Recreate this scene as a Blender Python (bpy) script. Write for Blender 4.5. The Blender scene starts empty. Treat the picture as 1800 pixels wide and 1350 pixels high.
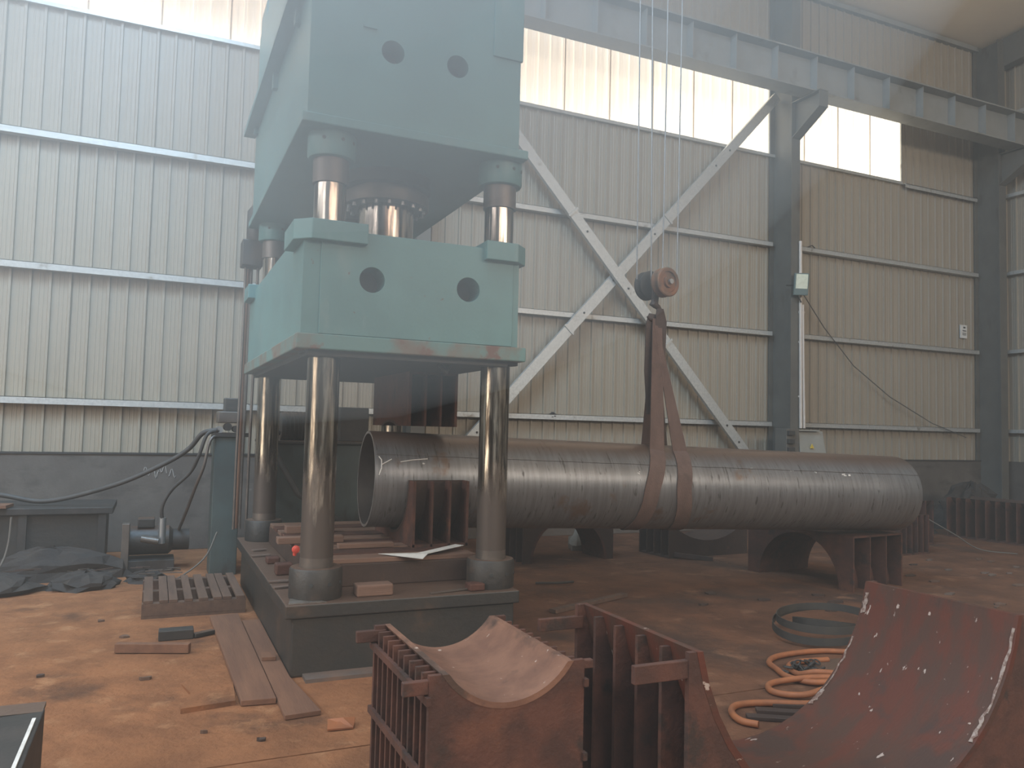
import bpy, bmesh, math, random
from mathutils import Vector, Matrix
R = math.radians
rng = random.Random(7)
scn = bpy.context.scene
COL = scn.collection

# ------------------------------------------------------------------ camera
cam_d = bpy.data.cameras.new('camera')
cam_d.sensor_fit = 'HORIZONTAL'; cam_d.sensor_width = 36.0
cam_d.lens = 1394.0 / 1800.0 * 36.0
cam_d.clip_start = 0.05; cam_d.clip_end = 200
cam = bpy.data.objects.new('camera', cam_d); COL.objects.link(cam)
yaw, pit, rol = R(24.225), R(3.25), R(1.397)
fw = Vector((math.sin(yaw)*math.cos(pit), math.cos(yaw)*math.cos(pit), math.sin(pit)))
rt = Vector((math.cos(yaw), -math.sin(yaw), 0)); up = rt.cross(fw)
rt2 = math.cos(rol)*rt + math.sin(rol)*up
up2 = -math.sin(rol)*rt + math.cos(rol)*up
cam.matrix_world = Matrix(((rt2.x, up2.x, -fw.x, 0.0), (rt2.y, up2.y, -fw.y, 0.0),
                           (rt2.z, up2.z, -fw.z, 1.55), (0, 0, 0, 1)))
scn.camera = cam

# ------------------------------------------------------------------ world, light, exposure
w = bpy.data.worlds.new('world'); scn.world = w; w.use_nodes = True
bg = w.node_tree.nodes['Background']
bg.inputs['Color'].default_value = (.75, .86, 1, 1); bg.inputs['Strength'].default_value = .6
# thin dusty haze in the air of the hall
NT = w.node_tree
hz = NT.nodes.new('ShaderNodeVolumeScatter'); hz.inputs['Color'].default_value = (1, .94, .86, 1)
hz.inputs['Anisotropy'].default_value = .3; hz.inputs['Density'].default_value = .015
NT.links.new(hz.outputs['Volume'], NT.nodes['World Output'].inputs['Volume'])
scn.view_settings.view_transform = 'Standard'; scn.view_settings.look = 'None'
scn.view_settings.gamma = 1.0; scn.view_settings.use_curve_mapping = False
scn.view_settings.exposure = -0.06
scn.cycles.max_bounces = 6; scn.cycles.diffuse_bounces = 4; scn.cycles.glossy_bounces = 3
scn.cycles.volume_bounces = 0; scn.cycles.transmission_bounces = 2
scn.cycles.sample_clamp_indirect = 6.0
scn.cycles.use_denoising = True
scn.cycles.adaptive_threshold = .08
scn.cycles.light_sampling_threshold = .04
scn.cycles.caustics_reflective = False; scn.cycles.caustics_refractive = False

def area(name, loc, direction, sx, sy, power, color=(1, 1, 1)):
    d = bpy.data.lights.new(name, 'AREA'); d.shape = 'RECTANGLE'; d.size = sx; d.size_y = sy
    d.energy = power; d.color = color
    o = bpy.data.objects.new(name, d); COL.objects.link(o); o.location = loc
    o.rotation_euler = Vector(direction).to_track_quat('-Z', 'Y').to_euler()
    return o
# daylight through the roof lights, the strip windows of the wall behind the camera and the gateway in the end wall at the left
area('skylight_daylight', (-0.5, 2.3, 9.70), (0, 0, -1), 1.9, 8.0, 3600, (.45, .73, 1))
area('end_window_daylight', (-8.85, 2.0, 6.9), (1, 0, 0), 13.0, 1.7, 1250, (.84, .93, 1))
area('window_daylight', (6.0, -8.85, 6.9), (0, 1, 0), 18.0, 1.6, 1700, (1, .885, .74))
area('gate_daylight', (-8.85, 2.0, 2.6), (1, 0, 0), 6.0, 4.8, 330, (1, .84, .66))

# ------------------------------------------------------------------ mesh helpers
class MB:
    def __init__(s): s.v = []; s.f = []
    def add(s, vs, fs):
        n = len(s.v); s.v += [tuple(p) for p in vs]; s.f += [tuple(i+n for i in f) for f in fs]; return s
    def box(s, x0, x1, y0, y1, z0, z1):
        return s.add([(x0,y0,z0),(x1,y0,z0),(x1,y1,z0),(x0,y1,z0),(x0,y0,z1),(x1,y0,z1),(x1,y1,z1),(x0,y1,z1)],
                     [(0,3,2,1),(4,5,6,7),(0,1,5,4),(1,2,6,5),(2,3,7,6),(3,0,4,7)])
    def bar(s, p, q, wd, ht, upv=(0,0,1)):
        p = Vector(p); q = Vector(q); d = (q-p).normalized(); u = Vector(upv)
        a = d.cross(u).normalized()*wd/2; b = a.cross(d).normalized()*ht/2
        vs = [p-a-b, p+a-b, p+a+b, p-a+b, q-a-b, q+a-b, q+a+b, q-a+b]
        return s.add(vs, [(0,1,2,3),(7,6,5,4),(0,4,5,1),(1,5,6,2),(2,6,7,3),(3,7,4,0)])
    def tube(s, path, r, n=10, caps=True):
        P = [Vector(p) for p in path]; rs = r if isinstance(r, (list, tuple)) else [r]*len(P)
        vs = []; fs = []; prev = None
        for i, p in enumerate(P):
            t = (P[min(i+1, len(P)-1)] - P[max(i-1, 0)]).normalized()
            if prev is None:
                a = t.cross(Vector((0,0,1)))
                if a.length < .05: a = t.cross(Vector((1,0,0)))
            else: a = prev - t*prev.dot(t)
            a.normalize(); prev = a; b = t.cross(a)
            vs += [p + (a*math.cos(2*math.pi*k/n) + b*math.sin(2*math.pi*k/n))*rs[i] for k in range(n)]
        for i in range(len(P)-1):
            for k in range(n):
                fs.append((i*n+k, i*n+(k+1)%n, (i+1)*n+(k+1)%n, (i+1)*n+k))
        if caps:
            fs.append(tuple(range(n))[::-1]); fs.append(tuple((len(P)-1)*n+k for k in range(n)))
        return s.add(vs, fs)
    def lathe(s, prof, c=(0,0,0), axis=(0,0,1), n=32):
        """prof: list of (radius, height along the axis)"""
        ax = Vector(axis).normalized(); a = ax.orthogonal().normalized(); b = ax.cross(a); c = Vector(c)
        vs = []; fs = []
        for r, h in prof:
            vs += [c + ax*h + (a*math.cos(2*math.pi*k/n) + b*math.sin(2*math.pi*k/n))*r for k in range(n)]
        for i in range(len(prof)-1):
            for k in range(n): fs.append((i*n+k, i*n+(k+1)%n, (i+1)*n+(k+1)%n, (i+1)*n+k))
        if prof[0][0] > 0: fs.append(tuple(range(n))[::-1])
        if prof[-1][0] > 0: fs.append(tuple((len(prof)-1)*n+k for k in range(n)))
        return s.add(vs, fs)
    def prism(s, poly, y0, y1, ax='y'):
        """poly of (a, b) pairs extruded along an axis: 'y' (x,z), 'x' (y,z), 'z' (x,y)"""
        n = len(poly)
        if ax == 'y': g = lambda a, b, t: (a, t, b)
        elif ax == 'x': g = lambda a, b, t: (t, a, b)
        else: g = lambda a, b, t: (a, b, t)
        vs = [g(a, b, y0) for a, b in poly] + [g(a, b, y1) for a, b in poly]
        fs = [tuple(range(n)), tuple(range(n, 2*n))[::-1]] + [(i, i+n, (i+1)%n+n, (i+1)%n) for i in range(n)]
        return s.add(vs, fs)
    def ribbon(s, path, wdir, wd, th):
        P = [Vector(p) for p in path]; vs = []; fs = []
        W = wdir if isinstance(wdir, list) else [wdir]*len(P)
        D = wd if isinstance(wd, list) else [wd]*len(P)
        for i, p in enumerate(P):
            t = (P[min(i+1, len(P)-1)] - P[max(i-1, 0)]).normalized()
            a = Vector(W[i]); a = (a - t*a.dot(t)).normalized(); b = t.cross(a)
            a = a*D[i]/2; b = b*th/2
            vs += [p-a-b, p+a-b, p+a+b, p-a+b]
        for i in range(len(P)-1):
            for k in range(4): fs.append((i*4+k, i*4+(k+1)%4, (i+1)*4+(k+1)%4, (i+1)*4+k))
        n = len(P)-1
        fs += [(3,2,1,0), (n*4, n*4+1, n*4+2, n*4+3)]
        return s.add(vs, fs)
    def blob(s, c, rx, ry, rz, seed=0, n=10, m=7, amp=.25):
        r = random.Random(seed); vs = []; fs = []
        for j in range(m+1):
            th = math.pi*.5*j/m
            for k in range(n):
                ph = 2*math.pi*k/n; q = 1 + amp*(r.random()-.5)*2
                vs.append((c[0]+rx*math.cos(th)*math.cos(ph)*q, c[1]+ry*math.cos(th)*math.sin(ph)*q, c[2]+rz*math.sin(th)*(1+amp*(r.random()-.5))))
        for j in range(m):
            for k in range(n): fs.append((j*n+k, j*n+(k+1)%n, (j+1)*n+(k+1)%n, (j+1)*n+k))
        fs.append(tuple(m*n+k for k in range(n))); fs.append(tuple(range(n))[::-1])
        return s.add(vs, fs)
    def mesh(s, name, L, smooth):
        me = bpy.data.meshes.new(name)
        me.from_pydata([(x-L[0], y-L[1], z-L[2]) for x, y, z in s.v], [], s.f)
        b = bmesh.new(); b.from_mesh(me); bmesh.ops.recalc_face_normals(b, faces=b.faces); b.to_mesh(me); b.free()
        if smooth:
            me.polygons.foreach_set('use_smooth', [True]*len(me.polygons))
            if hasattr(me, 'set_sharp_from_angle'): me.set_sharp_from_angle(angle=R(38))
        me.update(); return me
    def build(s, name, mat, parent=None, L=None, smooth=False, bevel=0):
        """one mesh object; its origin is the origin of the thing it belongs to"""
        if L is None: L = parent['_o'] if parent is not None and '_o' in parent else (0, 0, 0)
        me = s.mesh(name, L, smooth)
        if mat is not None: me.materials.append(mat)
        o = bpy.data.objects.new(name, me); COL.objects.link(o)
        o['_o'] = tuple(float(t) for t in L)
        if parent is not None: o.parent = parent
        else: o.location = L
        if bevel:
            m = o.modifiers.new('edge', 'BEVEL'); m.width = bevel; m.segments = 2; m.limit_method = 'ANGLE'; m.angle_limit = R(40)
        return o

def tag(o, label, cat, group=None, kind=None):
    o['label'] = label; o['category'] = cat
    if group: o['group'] = group
    if kind: o['kind'] = kind
    return o
def thing(name, L, label, cat, group=None, kind=None, rot=(0,0,0)):
    o = bpy.data.objects.new(name, None); COL.objects.link(o); o.location = L; o.rotation_euler = rot
    o.empty_display_size = .1
    o['_o'] = tuple(float(t) for t in L)
    return tag(o, label, cat, group, kind)
def local(name, L, label, cat, group=None, kind=None, rot=(0,0,0)):
    """a thing whose parts are given in its own coordinates"""
    o = thing(name, L, label, cat, group, kind, rot); o['_o'] = (0., 0., 0.); return o
def inst(o, loc=(0,0,0), parent=None, rot=None, name=None):
    c = o.copy(); COL.objects.link(c); c.location = loc
    if rot: c.rotation_euler = rot
    if name: c.name = name
    c.parent = parent
    return c
def cut(o, cutter):
    """subtract a cutter shape from a mesh object for good"""
    me = cutter.mesh('cutter', o['_o'], False); c = bpy.data.objects.new('cutter', me); COL.objects.link(c)
    c.parent = o.parent
    if o.parent is None: c.location = o.location
    bpy.context.view_layer.update()
    m = o.modifiers.new('cut', 'BOOLEAN'); m.object = c; m.solver = 'EXACT'
    dg = bpy.context.evaluated_depsgraph_get(); dg.update()
    nm = bpy.data.meshes.new_from_object(o.evaluated_get(dg)); o.modifiers.remove(m)
    old = o.data; o.data = nm; bpy.data.objects.remove(c)
    return o

# ------------------------------------------------------------------ materials
def mat(name, c1, c2=None, scale=6.0, rough=.6, metal=0.0, bump=.0, bscale=30.0, stretch=(1,1,1), lo=.35, hi=.65,
        c3=None, s3=3.0, t3=.6, w3=.06, st3=(1,1,1), r3=None, c4=None, s4=12.0, t4=.7, w4=.02, st4=(1,1,1), spec=.5, emit=None, estr=1.0, rvar=0.0, coord='Object', dust=None, film=None, d0=.6, d1=.95, etex=False):
    m = bpy.data.materials.new(name); m.use_nodes = True; nt = m.node_tree; N = nt.nodes; K = nt.links
    b = N['Principled BSDF']
    tc = N.new('ShaderNodeTexCoord')
    def noise(sc, st, det=6):
        mp = N.new('ShaderNodeMapping'); mp.inputs['Scale'].default_value = st
        K.new(tc.outputs[coord], mp.inputs['Vector'])
        n = N.new('ShaderNodeTexNoise'); n.inputs['Scale'].default_value = sc; n.inputs['Detail'].default_value = det
        n.inputs['Roughness'].default_value = .6
        K.new(mp.outputs['Vector'], n.inputs['Vector']); return n.outputs['Fac']
    def ramp(f, a, bb):
        mr = N.new('ShaderNodeMapRange'); mr.inputs['From Min'].default_value = a; mr.inputs['From Max'].default_value = bb
        K.new(f, mr.inputs['Value']); return mr.outputs['Result']
    def mix(f, a, bb):
        x = N.new('ShaderNodeMix'); x.data_type = 'RGBA'
        K.new(f, x.inputs['Factor'])
        for sock, val in ((x.inputs[6], a), (x.inputs[7], bb)):
            if isinstance(val, (tuple, list)): sock.default_value = (*val, 1)
            else: K.new(val, sock)
        return x.outputs[2]
    f1 = noise(scale, stretch)
    colr = mix(ramp(f1, lo, hi), c1, c2 or c1)
    rsock = None
    if c3:
        f3 = ramp(noise(s3, st3), t3, t3+w3); colr = mix(f3, colr, c3)
        if r3 is not None:
            mr = N.new('ShaderNodeMapRange'); mr.inputs['To Min'].default_value = rough; mr.inputs['To Max'].default_value = r3
            K.new(f3, mr.inputs['Value']); rsock = mr.outputs['Result']
    if c4:
        f4 = ramp(noise(s4, st4), t4, t4+w4); colr = mix(f4, colr, c4)
    if film:                                   # dull oil film over the lower part, ragged upper limit
        sz = N.new('ShaderNodeSeparateXYZ'); K.new(tc.outputs[coord], sz.inputs['Vector'])
        ad = N.new('ShaderNodeMath'); ad.operation = 'MULTIPLY_ADD'; ad.inputs[1].default_value = .9
        K.new(noise(7, (2.5, 2.5, .5)), ad.inputs[0]); K.new(sz.outputs['Z'], ad.inputs[2])
        ff = ramp(ad.outputs[0], film[1]+.45, film[0]+.45); colr = mix(ff, colr, film[2])
        mm = N.new('ShaderNodeMapRange'); mm.inputs['To Min'].default_value = .16; mm.inputs['To Max'].default_value = .5
        K.new(ff, mm.inputs['Value']); rsock = mm.outputs['Result']
        m2 = N.new('ShaderNodeMapRange'); m2.inputs['To Min'].default_value = metal; m2.inputs['To Max'].default_value = .35
        K.new(ff, m2.inputs['Value']); K.new(m2.outputs['Result'], b.inputs['Metallic'])
    if dust:                                   # dust settled on upward faces
        ge = N.new('ShaderNodeNewGeometry'); sx = N.new('ShaderNodeSeparateXYZ'); K.new(ge.outputs['Normal'], sx.inputs['Vector'])
        colr = mix(ramp(sx.outputs['Z'], d0, d1), colr, dust)
    K.new(colr, b.inputs['Base Color'])
    if etex: K.new(colr, b.inputs['Emission Color'])
    b.inputs['Metallic'].default_value = metal
    b.inputs['Specular IOR Level'].default_value = spec
    if rsock is not None: K.new(rsock, b.inputs['Roughness'])
    elif rvar:
        mr = N.new('ShaderNodeMapRange'); mr.inputs['From Min'].default_value = .3; mr.inputs['From Max'].default_value = .7
        mr.inputs['To Min'].default_value = rough-rvar; mr.inputs['To Max'].default_value = rough+rvar
        K.new(f1, mr.inputs['Value']); K.new(mr.outputs['Result'], b.inputs['Roughness'])
    else: b.inputs['Roughness'].default_value = rough
    if bump:
        bp = N.new('ShaderNodeBump'); bp.inputs['Strength'].default_value = bump; bp.inputs['Distance'].default_value = .02
        K.new(noise(bscale, stretch, 8), bp.inputs['Height']); K.new(bp.outputs['Normal'], b.inputs['Normal'])
    if emit:
        if not etex: b.inputs['Emission Color'].default_value = (*emit, 1)
        b.inputs['Emission Strength'].default_value = estr
    return m

MT = {}
MT['clad'] = mat('cladding_paint', (0.333,0.274,0.209), (0.312,0.258,0.195), scale=1.2, rough=.42, c3=(0.239,0.192,0.140), s3=1.6, t3=.60, w3=.3, st3=(3,3,.2))
MT['galv'] = mat('galvanised_steel', (0.562,0.551,0.519), (0.440,0.432,0.411), scale=30, rough=.40, metal=.45, bump=.03, c3=(0.258,0.224,0.187), s3=5, t3=.62, w3=.1)
MT['column'] = mat('grey_paint', (0.129,0.119,0.103), (0.098,0.089,0.078), scale=2.5, rough=.5, bump=.04, c3=(0.071,0.060,0.049), s3=3, t3=.58, w3=.1, st3=(1,1,.3))
MT['beam'] = mat('beam_paint', (.27,.265,.25), (.22,.215,.20), scale=2.5, rough=.5, c3=(.15,.13,.11), s3=3, t3=.58, w3=.12)
MT['plinth'] = mat('old_concrete', (0.132,0.109,0.092), (0.091,0.073,0.062), scale=2.2, rough=.85, bump=.25, bscale=18, c3=(0.045,0.035,0.029), s3=1.4, t3=.54, w3=.18, st3=(1,1,2.2), c4=(0.205,0.169,0.144), s4=5, t4=.70, w4=.05)
MT['floor'] = mat('dusty_concrete', (0.290,0.127,0.060), (0.207,0.091,0.045), scale=3.5, rough=.85, bump=.9, bscale=16, lo=.36, hi=.62, c3=(0.101,0.052,0.033), s3=1.3, t3=.56, w3=.14, c4=(0.331,0.165,0.084), s4=4.5, t4=.57, w4=.12, spec=.15)
MT['floor_oily_shaded'] = mat('oily_shaded_concrete', (0.169,0.077,0.043), (0.111,0.052,0.031), scale=2.6, rough=.8, bump=.9, bscale=16, lo=.36, hi=.62, c3=(.075,.043,.031), s3=.9, t3=.53, w3=.13, c4=(0.214,0.111,0.066), s4=3.0, t4=.585, w4=.1, spec=.2)  # darker tone: oil dirt together with shade put into the colour
MT['ceil'] = mat('roof_sheet', (0.840,0.712,0.554), (0.780,0.655,0.510), scale=1.2, rough=.6)
MT['plain'] = mat('far_wall_paint', (0.360,0.315,0.261), (0.297,0.261,0.216), scale=1.2, rough=.6)
MT['teal'] = mat('teal_machine_paint', (0.113,0.266,0.268), (0.090,0.216,0.221), scale=2.2, rough=.42, bump=.05, bscale=40, lo=.38, hi=.62, c3=(0.198,0.302,0.293), s3=3.0, t3=.60, w3=.12, st3=(1,1,.4), c4=(0.108,0.054,0.041), s4=14, t4=.70, w4=.02)
MT['teal_worn'] = mat('worn_teal_paint', (.115,.24,.23), (.16,.135,.105), scale=3.5, rough=.5, bump=.06, bscale=30, lo=.45, hi=.60, c3=(.14,.07,.05), s3=7, t3=.57, w3=.06)
MT['teal_dark'] = mat('grimy_teal_paint', (0.064,0.087,0.084), (0.048,0.056,0.054), scale=2.2, rough=.55, bump=.05, c3=(0.032,0.025,0.022), s3=3, t3=.57, w3=.1, st3=(1,1,.4))
MT['grime'] = mat('oily_cast_iron', (0.028,0.027,0.026), (0.040,0.033,0.028), scale=3, rough=.5, bump=.2, bscale=25, lo=.4, hi=.6, c3=(0.076,0.048,0.035), s3=3.0, t3=.57, w3=.1, dust=(0.101,0.060,0.042))
MT['grime_top'] = mat('dusty_iron', (.15,.095,.07), (.10,.08,.07), scale=5, rough=.8, bump=.3, bscale=25)
MT['dark'] = mat('blackened_metal', (0.024,0.023,0.022), (0.041,0.034,0.031), scale=8, rough=.6, bump=.1)
MT['hole'] = mat('bore', (.03,.035,.035), (.045,.045,.045), scale=8, rough=.7)
MT['chrome'] = mat('oiled_chrome', (.52,.47,.40), (.13,.11,.092), scale=5.0, rough=.13, metal=1.0, stretch=(3.5,3.5,.30), lo=.42, hi=.58, c3=(.065,.052,.042), s3=4, t3=.52, w3=.10, st3=(4,4,.45), r3=.35, film=(1.02, 1.30, (.088,.070,.060)))
MT['sludge'] = mat('greasy_sleeve', (.17,.14,.12), (.11,.095,.085), scale=5, rough=.42, metal=.45, bump=.08)
MT['rust'] = mat('rusty_steel', (0.094,0.035,0.022), (0.055,0.023,0.016), scale=6, rough=.75, metal=.05, bump=.25, bscale=45, lo=.4, hi=.6, c3=(0.121,0.046,0.026), s3=3.5, t3=.56, w3=.14, c4=(0.036,0.020,0.015), s4=5, t4=.58, w4=.08)
MT['rust_dark'] = mat('dark_rusty_steel', (0.072,0.043,0.032), (0.051,0.032,0.027), scale=5, rough=.7, metal=.2, bump=.15, bscale=40, c3=(0.128,0.064,0.043), s3=4, t3=.62, w3=.1)
MT['rust_dust'] = mat('dusty_rust_plate', (0.197,0.099,0.064), (0.147,0.072,0.048), scale=7, rough=.75, metal=.0, bump=.2, bscale=60, lo=.4, hi=.6, c3=(0.071,0.042,0.031), s3=2.6, t3=.52, w3=.07, c4=(0.386,0.294,0.244), s4=26, t4=.675, w4=.02, spec=.3)
MT['rust_red'] = mat('red_oxide_plate', (0.097,0.030,0.019), (0.070,0.034,0.024), scale=4, rough=.6, metal=.0, bump=.15, bscale=45, lo=.42, hi=.58, stretch=(.6,2.6,1), c3=(0.057,0.031,0.024), s3=3.2, t3=.54, w3=.08, c4=(0.377,0.295,0.254), s4=15, t4=.66, w4=.02, st4=(.7,1.6,1), spec=.25)
MT['pipe'] = mat('mill_scale_pipe', (.215,.214,.218), (.165,.162,.165), scale=5, rough=.38, metal=.55, bump=.04, bscale=30, lo=.4, hi=.6, stretch=(7,.5,.5), c3=(.085,.081,.080), s3=5, t3=.60, w3=.06, st3=(8,1.2,1.2), r3=.5, c4=(.165,.115,.09), s4=2.6, t4=.61, w4=.08, dust=(.155,.10,.076), d0=.62, d1=.88)
MT['pipe_in'] = mat('pipe_bore', (.10,.085,.075), (.06,.05,.047), scale=4, rough=.65, metal=.3, bump=.08)
MT['pipe_lip'] = mat('ground_bright_lip', (.50,.47,.44), (.30,.27,.25), scale=12, rough=.35, metal=.8)
MT['rust_worn_lit'] = mat('worn_lit_steel', (.30,.235,.20), (.15,.085,.065), scale=45, rough=.6, lo=.44, hi=.56)
MT['sling'] = mat('brown_webbing', (0.140,0.089,0.072), (0.106,0.066,0.054), scale=12, rough=.9, bump=.25, bscale=120, stretch=(1,1,.4), c3=(0.072,0.051,0.043), s3=3, t3=.58, w3=.12)
MT['sling_dark'] = mat('soiled_webbing', (.09,.064,.055), (.07,.052,.046), scale=12, rough=.9, bump=.25, bscale=120)
MT['rope'] = mat('wire_rope', (.33,.34,.35), (.22,.22,.22), scale=60, rough=.5, metal=.6)
MT['sheave'] = mat('worn_sheave_paint', (.23,.10,.05), (.12,.075,.05), scale=9, rough=.55, metal=.2, bump=.1, c3=(.05,.045,.04), s3=6, t3=.56, w3=.08, c4=(.30,.17,.06), s4=7, t4=.66, w4=.05)
MT['wood'] = mat('grey_wood', (0.132,0.077,0.052), (0.089,0.052,0.037), scale=3, rough=.85, bump=.25, bscale=20, stretch=(6,.6,6))
MT['wood_dusty'] = mat('dusty_board', (0.189,0.091,0.052), (0.134,0.063,0.038), scale=2.5, rough=.85, bump=.2, bscale=20, stretch=(5,.6,5))
MT['wood_x'] = mat('dusty_timber', (0.216,0.126,0.090), (0.135,0.077,0.054), scale=2.5, rough=.85, bump=.2, bscale=20, stretch=(.6,5,5))
MT['paper'] = mat('white_paper', (.72,.70,.66), (.60,.58,.54), scale=4, rough=.8)
MT['red'] = mat('red_plastic', (.75,.10,.07), rough=.4)
MT['orange'] = mat('orange_rubber', (.33,.115,.042), (.22,.08,.035), scale=8, rough=.65)
MT['black'] = mat('black_rubber', (.03,.03,.03), (.05,.045,.04), scale=8, rough=.6)
MT['cable'] = mat('dusty_cable', (.045,.042,.04), (.065,.058,.054), scale=8, rough=.65)
MT['conduit'] = mat('cream_conduit', (.58,.50,.44), (.50,.43,.37), scale=4, rough=.5)
MT['rustpipe'] = mat('rusty_conduit', (.30,.17,.115), (.21,.115,.08), scale=6, rough=.7, stretch=(2,2,.4))
MT['box_grey'] = mat('grey_enclosure', (.30,.29,.26), (.25,.24,.21), scale=3, rough=.5)
MT['lamp_lens'] = mat('lamp_lens', (.70,.70,.56), (.60,.60,.47), scale=20, rough=.25)
MT['lamp_body'] = mat('lamp_body', (.11,.15,.145), rough=.45)
MT['yellow'] = mat('yellow_label', (.6,.42,.06), rough=.5)
MT['white'] = mat('white_paint', (.70,.68,.65), (.55,.53,.50), scale=14, rough=.6)
MT['chalk'] = mat('chalk', (.30,.27,.245), rough=.9)
MT['cord'] = mat('grey_cord', (.12,.105,.09), rough=.8)
MT['scrap'] = mat('scrap_heap', (0.026,0.022,0.021), (0.041,0.032,0.027), scale=5, rough=.85, bump=.4, bscale=14)
MT['bag'] = mat('plastic_bag', (.33,.30,.26), (.24,.22,.19), scale=10, rough=.5)
MT['frp'] = mat('translucent_sheet', (1.0,.945,.80), (.93,.85,.68), scale=2.2, rough=.5, stretch=(9,9,.06), lo=.4, hi=.62, emit=(1,.945,.80), estr=1.6, etex=True)
MT['lap'] = mat('sheet_overlap', (.62,.50,.36), (.5,.4,.29), scale=3, rough=.5, emit=(.6,.5,.4), estr=.75, etex=True)
MT['bolt'] = mat('bolt_steel', (.40,.42,.43), rough=.35, metal=.8)

# ------------------------------------------------------------------ the building
WY = 10.5                                # inner line of the long wall
floor = tag(bpy.data.objects.new('floor', None), 'dusty brown concrete workshop floor laid in slabs', 'floor', kind='structure'); COL.objects.link(floor)
floor['_o'] = (0., 0., 0.)
xs = [-9.2, -3.1, 1.62, 6.4, 10.9, 15.3]; ys = [-9.2, -4.5, -.3, 3.87, 8.05, 10.7]
for i in range(5):
    for j in range(5):
        g = .006
        MB().box(xs[i]+g, xs[i+1]-g, ys[j]+g, ys[j+1]-g, -.12, 0).build('floor_slab', MT['floor_oily_shaded' if i >= 2 else 'floor'], floor)
MB().box(-9.3, 15.4, -9.3, 10.8, -.2, -.1).build('joint_bed', MT['scrap'], floor)

def corr(width, z0, z1, pitch=.2):
    """ribbed sheet: x along the wall, ribs standing into the room (-y)"""
    pr = []; n = int(round(width/pitch))
    for k in range(n):
        a = k*pitch
        pr += [(a,0),(a+.050,0),(a+.054,-.003),(a+.064,-.003),(a+.068,0),(a+.095,0),(a+.099,-.003),(a+.109,-.003),(a+.113,0),(a+.150,0),(a+.158,-.028),(a+.184,-.028),(a+.192,0)]
    pr.append((width-.004, 0))
    m = MB(); N_ = len(pr)
    front = [(x, y) for x, y in pr]; back = [(x, .035) for x, y in ((0,0),(width-.004,0))]
    poly = front + back[::-1]
    m.prism(poly, z0, z1, 'z'); return m
wall_back = thing('wall_back', (0, WY, 0), 'long beige ribbed steel sheet wall behind the press', 'wall', kind='structure')
wall_back['_o'] = (0., 0., 0.)
px0, P = -8.93, .8
lower = corr(P, 1.155, 6.39).build('cladding_panel', MT['clad'], wall_back)
upper = corr(P, 7.92, 9.75).build('cladding_panel', MT['clad'], wall_back)
midp = corr(P, 6.39, 7.92).build('cladding_panel', MT['clad'], wall_back)
n_p = 30; first = True
for k in range(n_p):
    x = px0 + k*P
    for base in (lower, upper):
        (setattr(base, 'location', (x, 0, 0)) if k == 0 else inst(base, (x, 0, 0), wall_back))
win_end = px0 + 27*P                        # 12.67
midp.location = (win_end, 0, 0)
for k in (28, 29): inst(midp, (px0+k*P, 0, 0), wall_back)
# translucent strip windows
def frp_sheet():
    return corr(P, 6.39, 7.92)
proto = None
spans = [(0, 15), (15, 23), (23, 27)]
for wi, (a, b_) in enumerate(spans):
    wn = thing('window_%d' % (wi+1), (0, WY, 0), ['translucent daylight strip high in the wall beside the press', 'long translucent daylight strip above the cross brace',
               'short translucent daylight strip between the two columns'][wi], 'window', kind='structure')
    wn['_o'] = (0., 0., 0.)
    for k in range(a, b_):
        if proto is None:
            proto = frp_sheet().build('translucent_panel', MT['frp'], wn); proto.location = (px0+k*P, 0, 0)
        else: inst(proto, (px0+k*P, 0, 0), wn)
    x0, x1 = px0+a*P, px0+b_*P
    for k in range(a+1, b_): MB().box(px0+k*P-.011, px0+k*P+.011, -.03, -.022, 6.39, 7.92).build('lap_strip', MT['lap'], wn)
    MB().box(x0, x1, -.075, -.03, 6.335, 6.385).build('window_sill', MT['galv'], wn)
    MB().box(x1-.012, x1+.012, -.05, .0, 6.39, 7.92).build('window_frame', MT['galv'], wn)
# girts: cold formed rails on the sheet, per bay
for z in (1.775, 3.305, 4.835):
    for x0, x1 in ((-8.9, 3.0), (3.28, 9.47), (9.68, 14.7)):
        m = MB(); y0 = -.135
        m.box(x0, x1, y0, -.024, z-.0, z+.006); m.box(x0, x1, y0, y0+.006, z-.065, z+.006); m.box(x0, x1, y0, -.024, z-.071, z-.065)
        m.build('girt', MT['galv'], wall_back)
m = MB(); m.box(win_end+.02, 14.7, -.12, -.024, 6.335, 6.345); m.box(win_end+.02, 14.7, -.12, -.114, 6.27, 6.345); m.build('girt', MT['galv'], wall_back)
# concrete dwarf wall
pl = tag(MB().box(-9, 15.25, WY-.06, WY+.22, 0, 1.15).build('wall_back_plinth', MT['plinth'], L=(0, WY, 0), bevel=.006),
         'low grey stained concrete wall under the ribbed sheets', 'wall', kind='structure')
MB().box(-9, 15.2, -.075, -.02, 1.14, 1.162).build('sill_flashing', MT['dark'], pl, L=(0,0,0))
for k, (x, z, s) in enumerate(((.22,.95,.13),(.33,.92,.10),(.40,.98,.12),(.50,.93,.12))):
    pts = [(x-.3+s*t*.6, -.063, z+.05*math.sin(7*t+k*1.7)-.02*t) for t in [i/7 for i in range(8)]]
    MB().tube(pts, .006, 6).build('chalk_mark', MT['chalk'], pl, L=(0,0,0), smooth=True)
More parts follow.
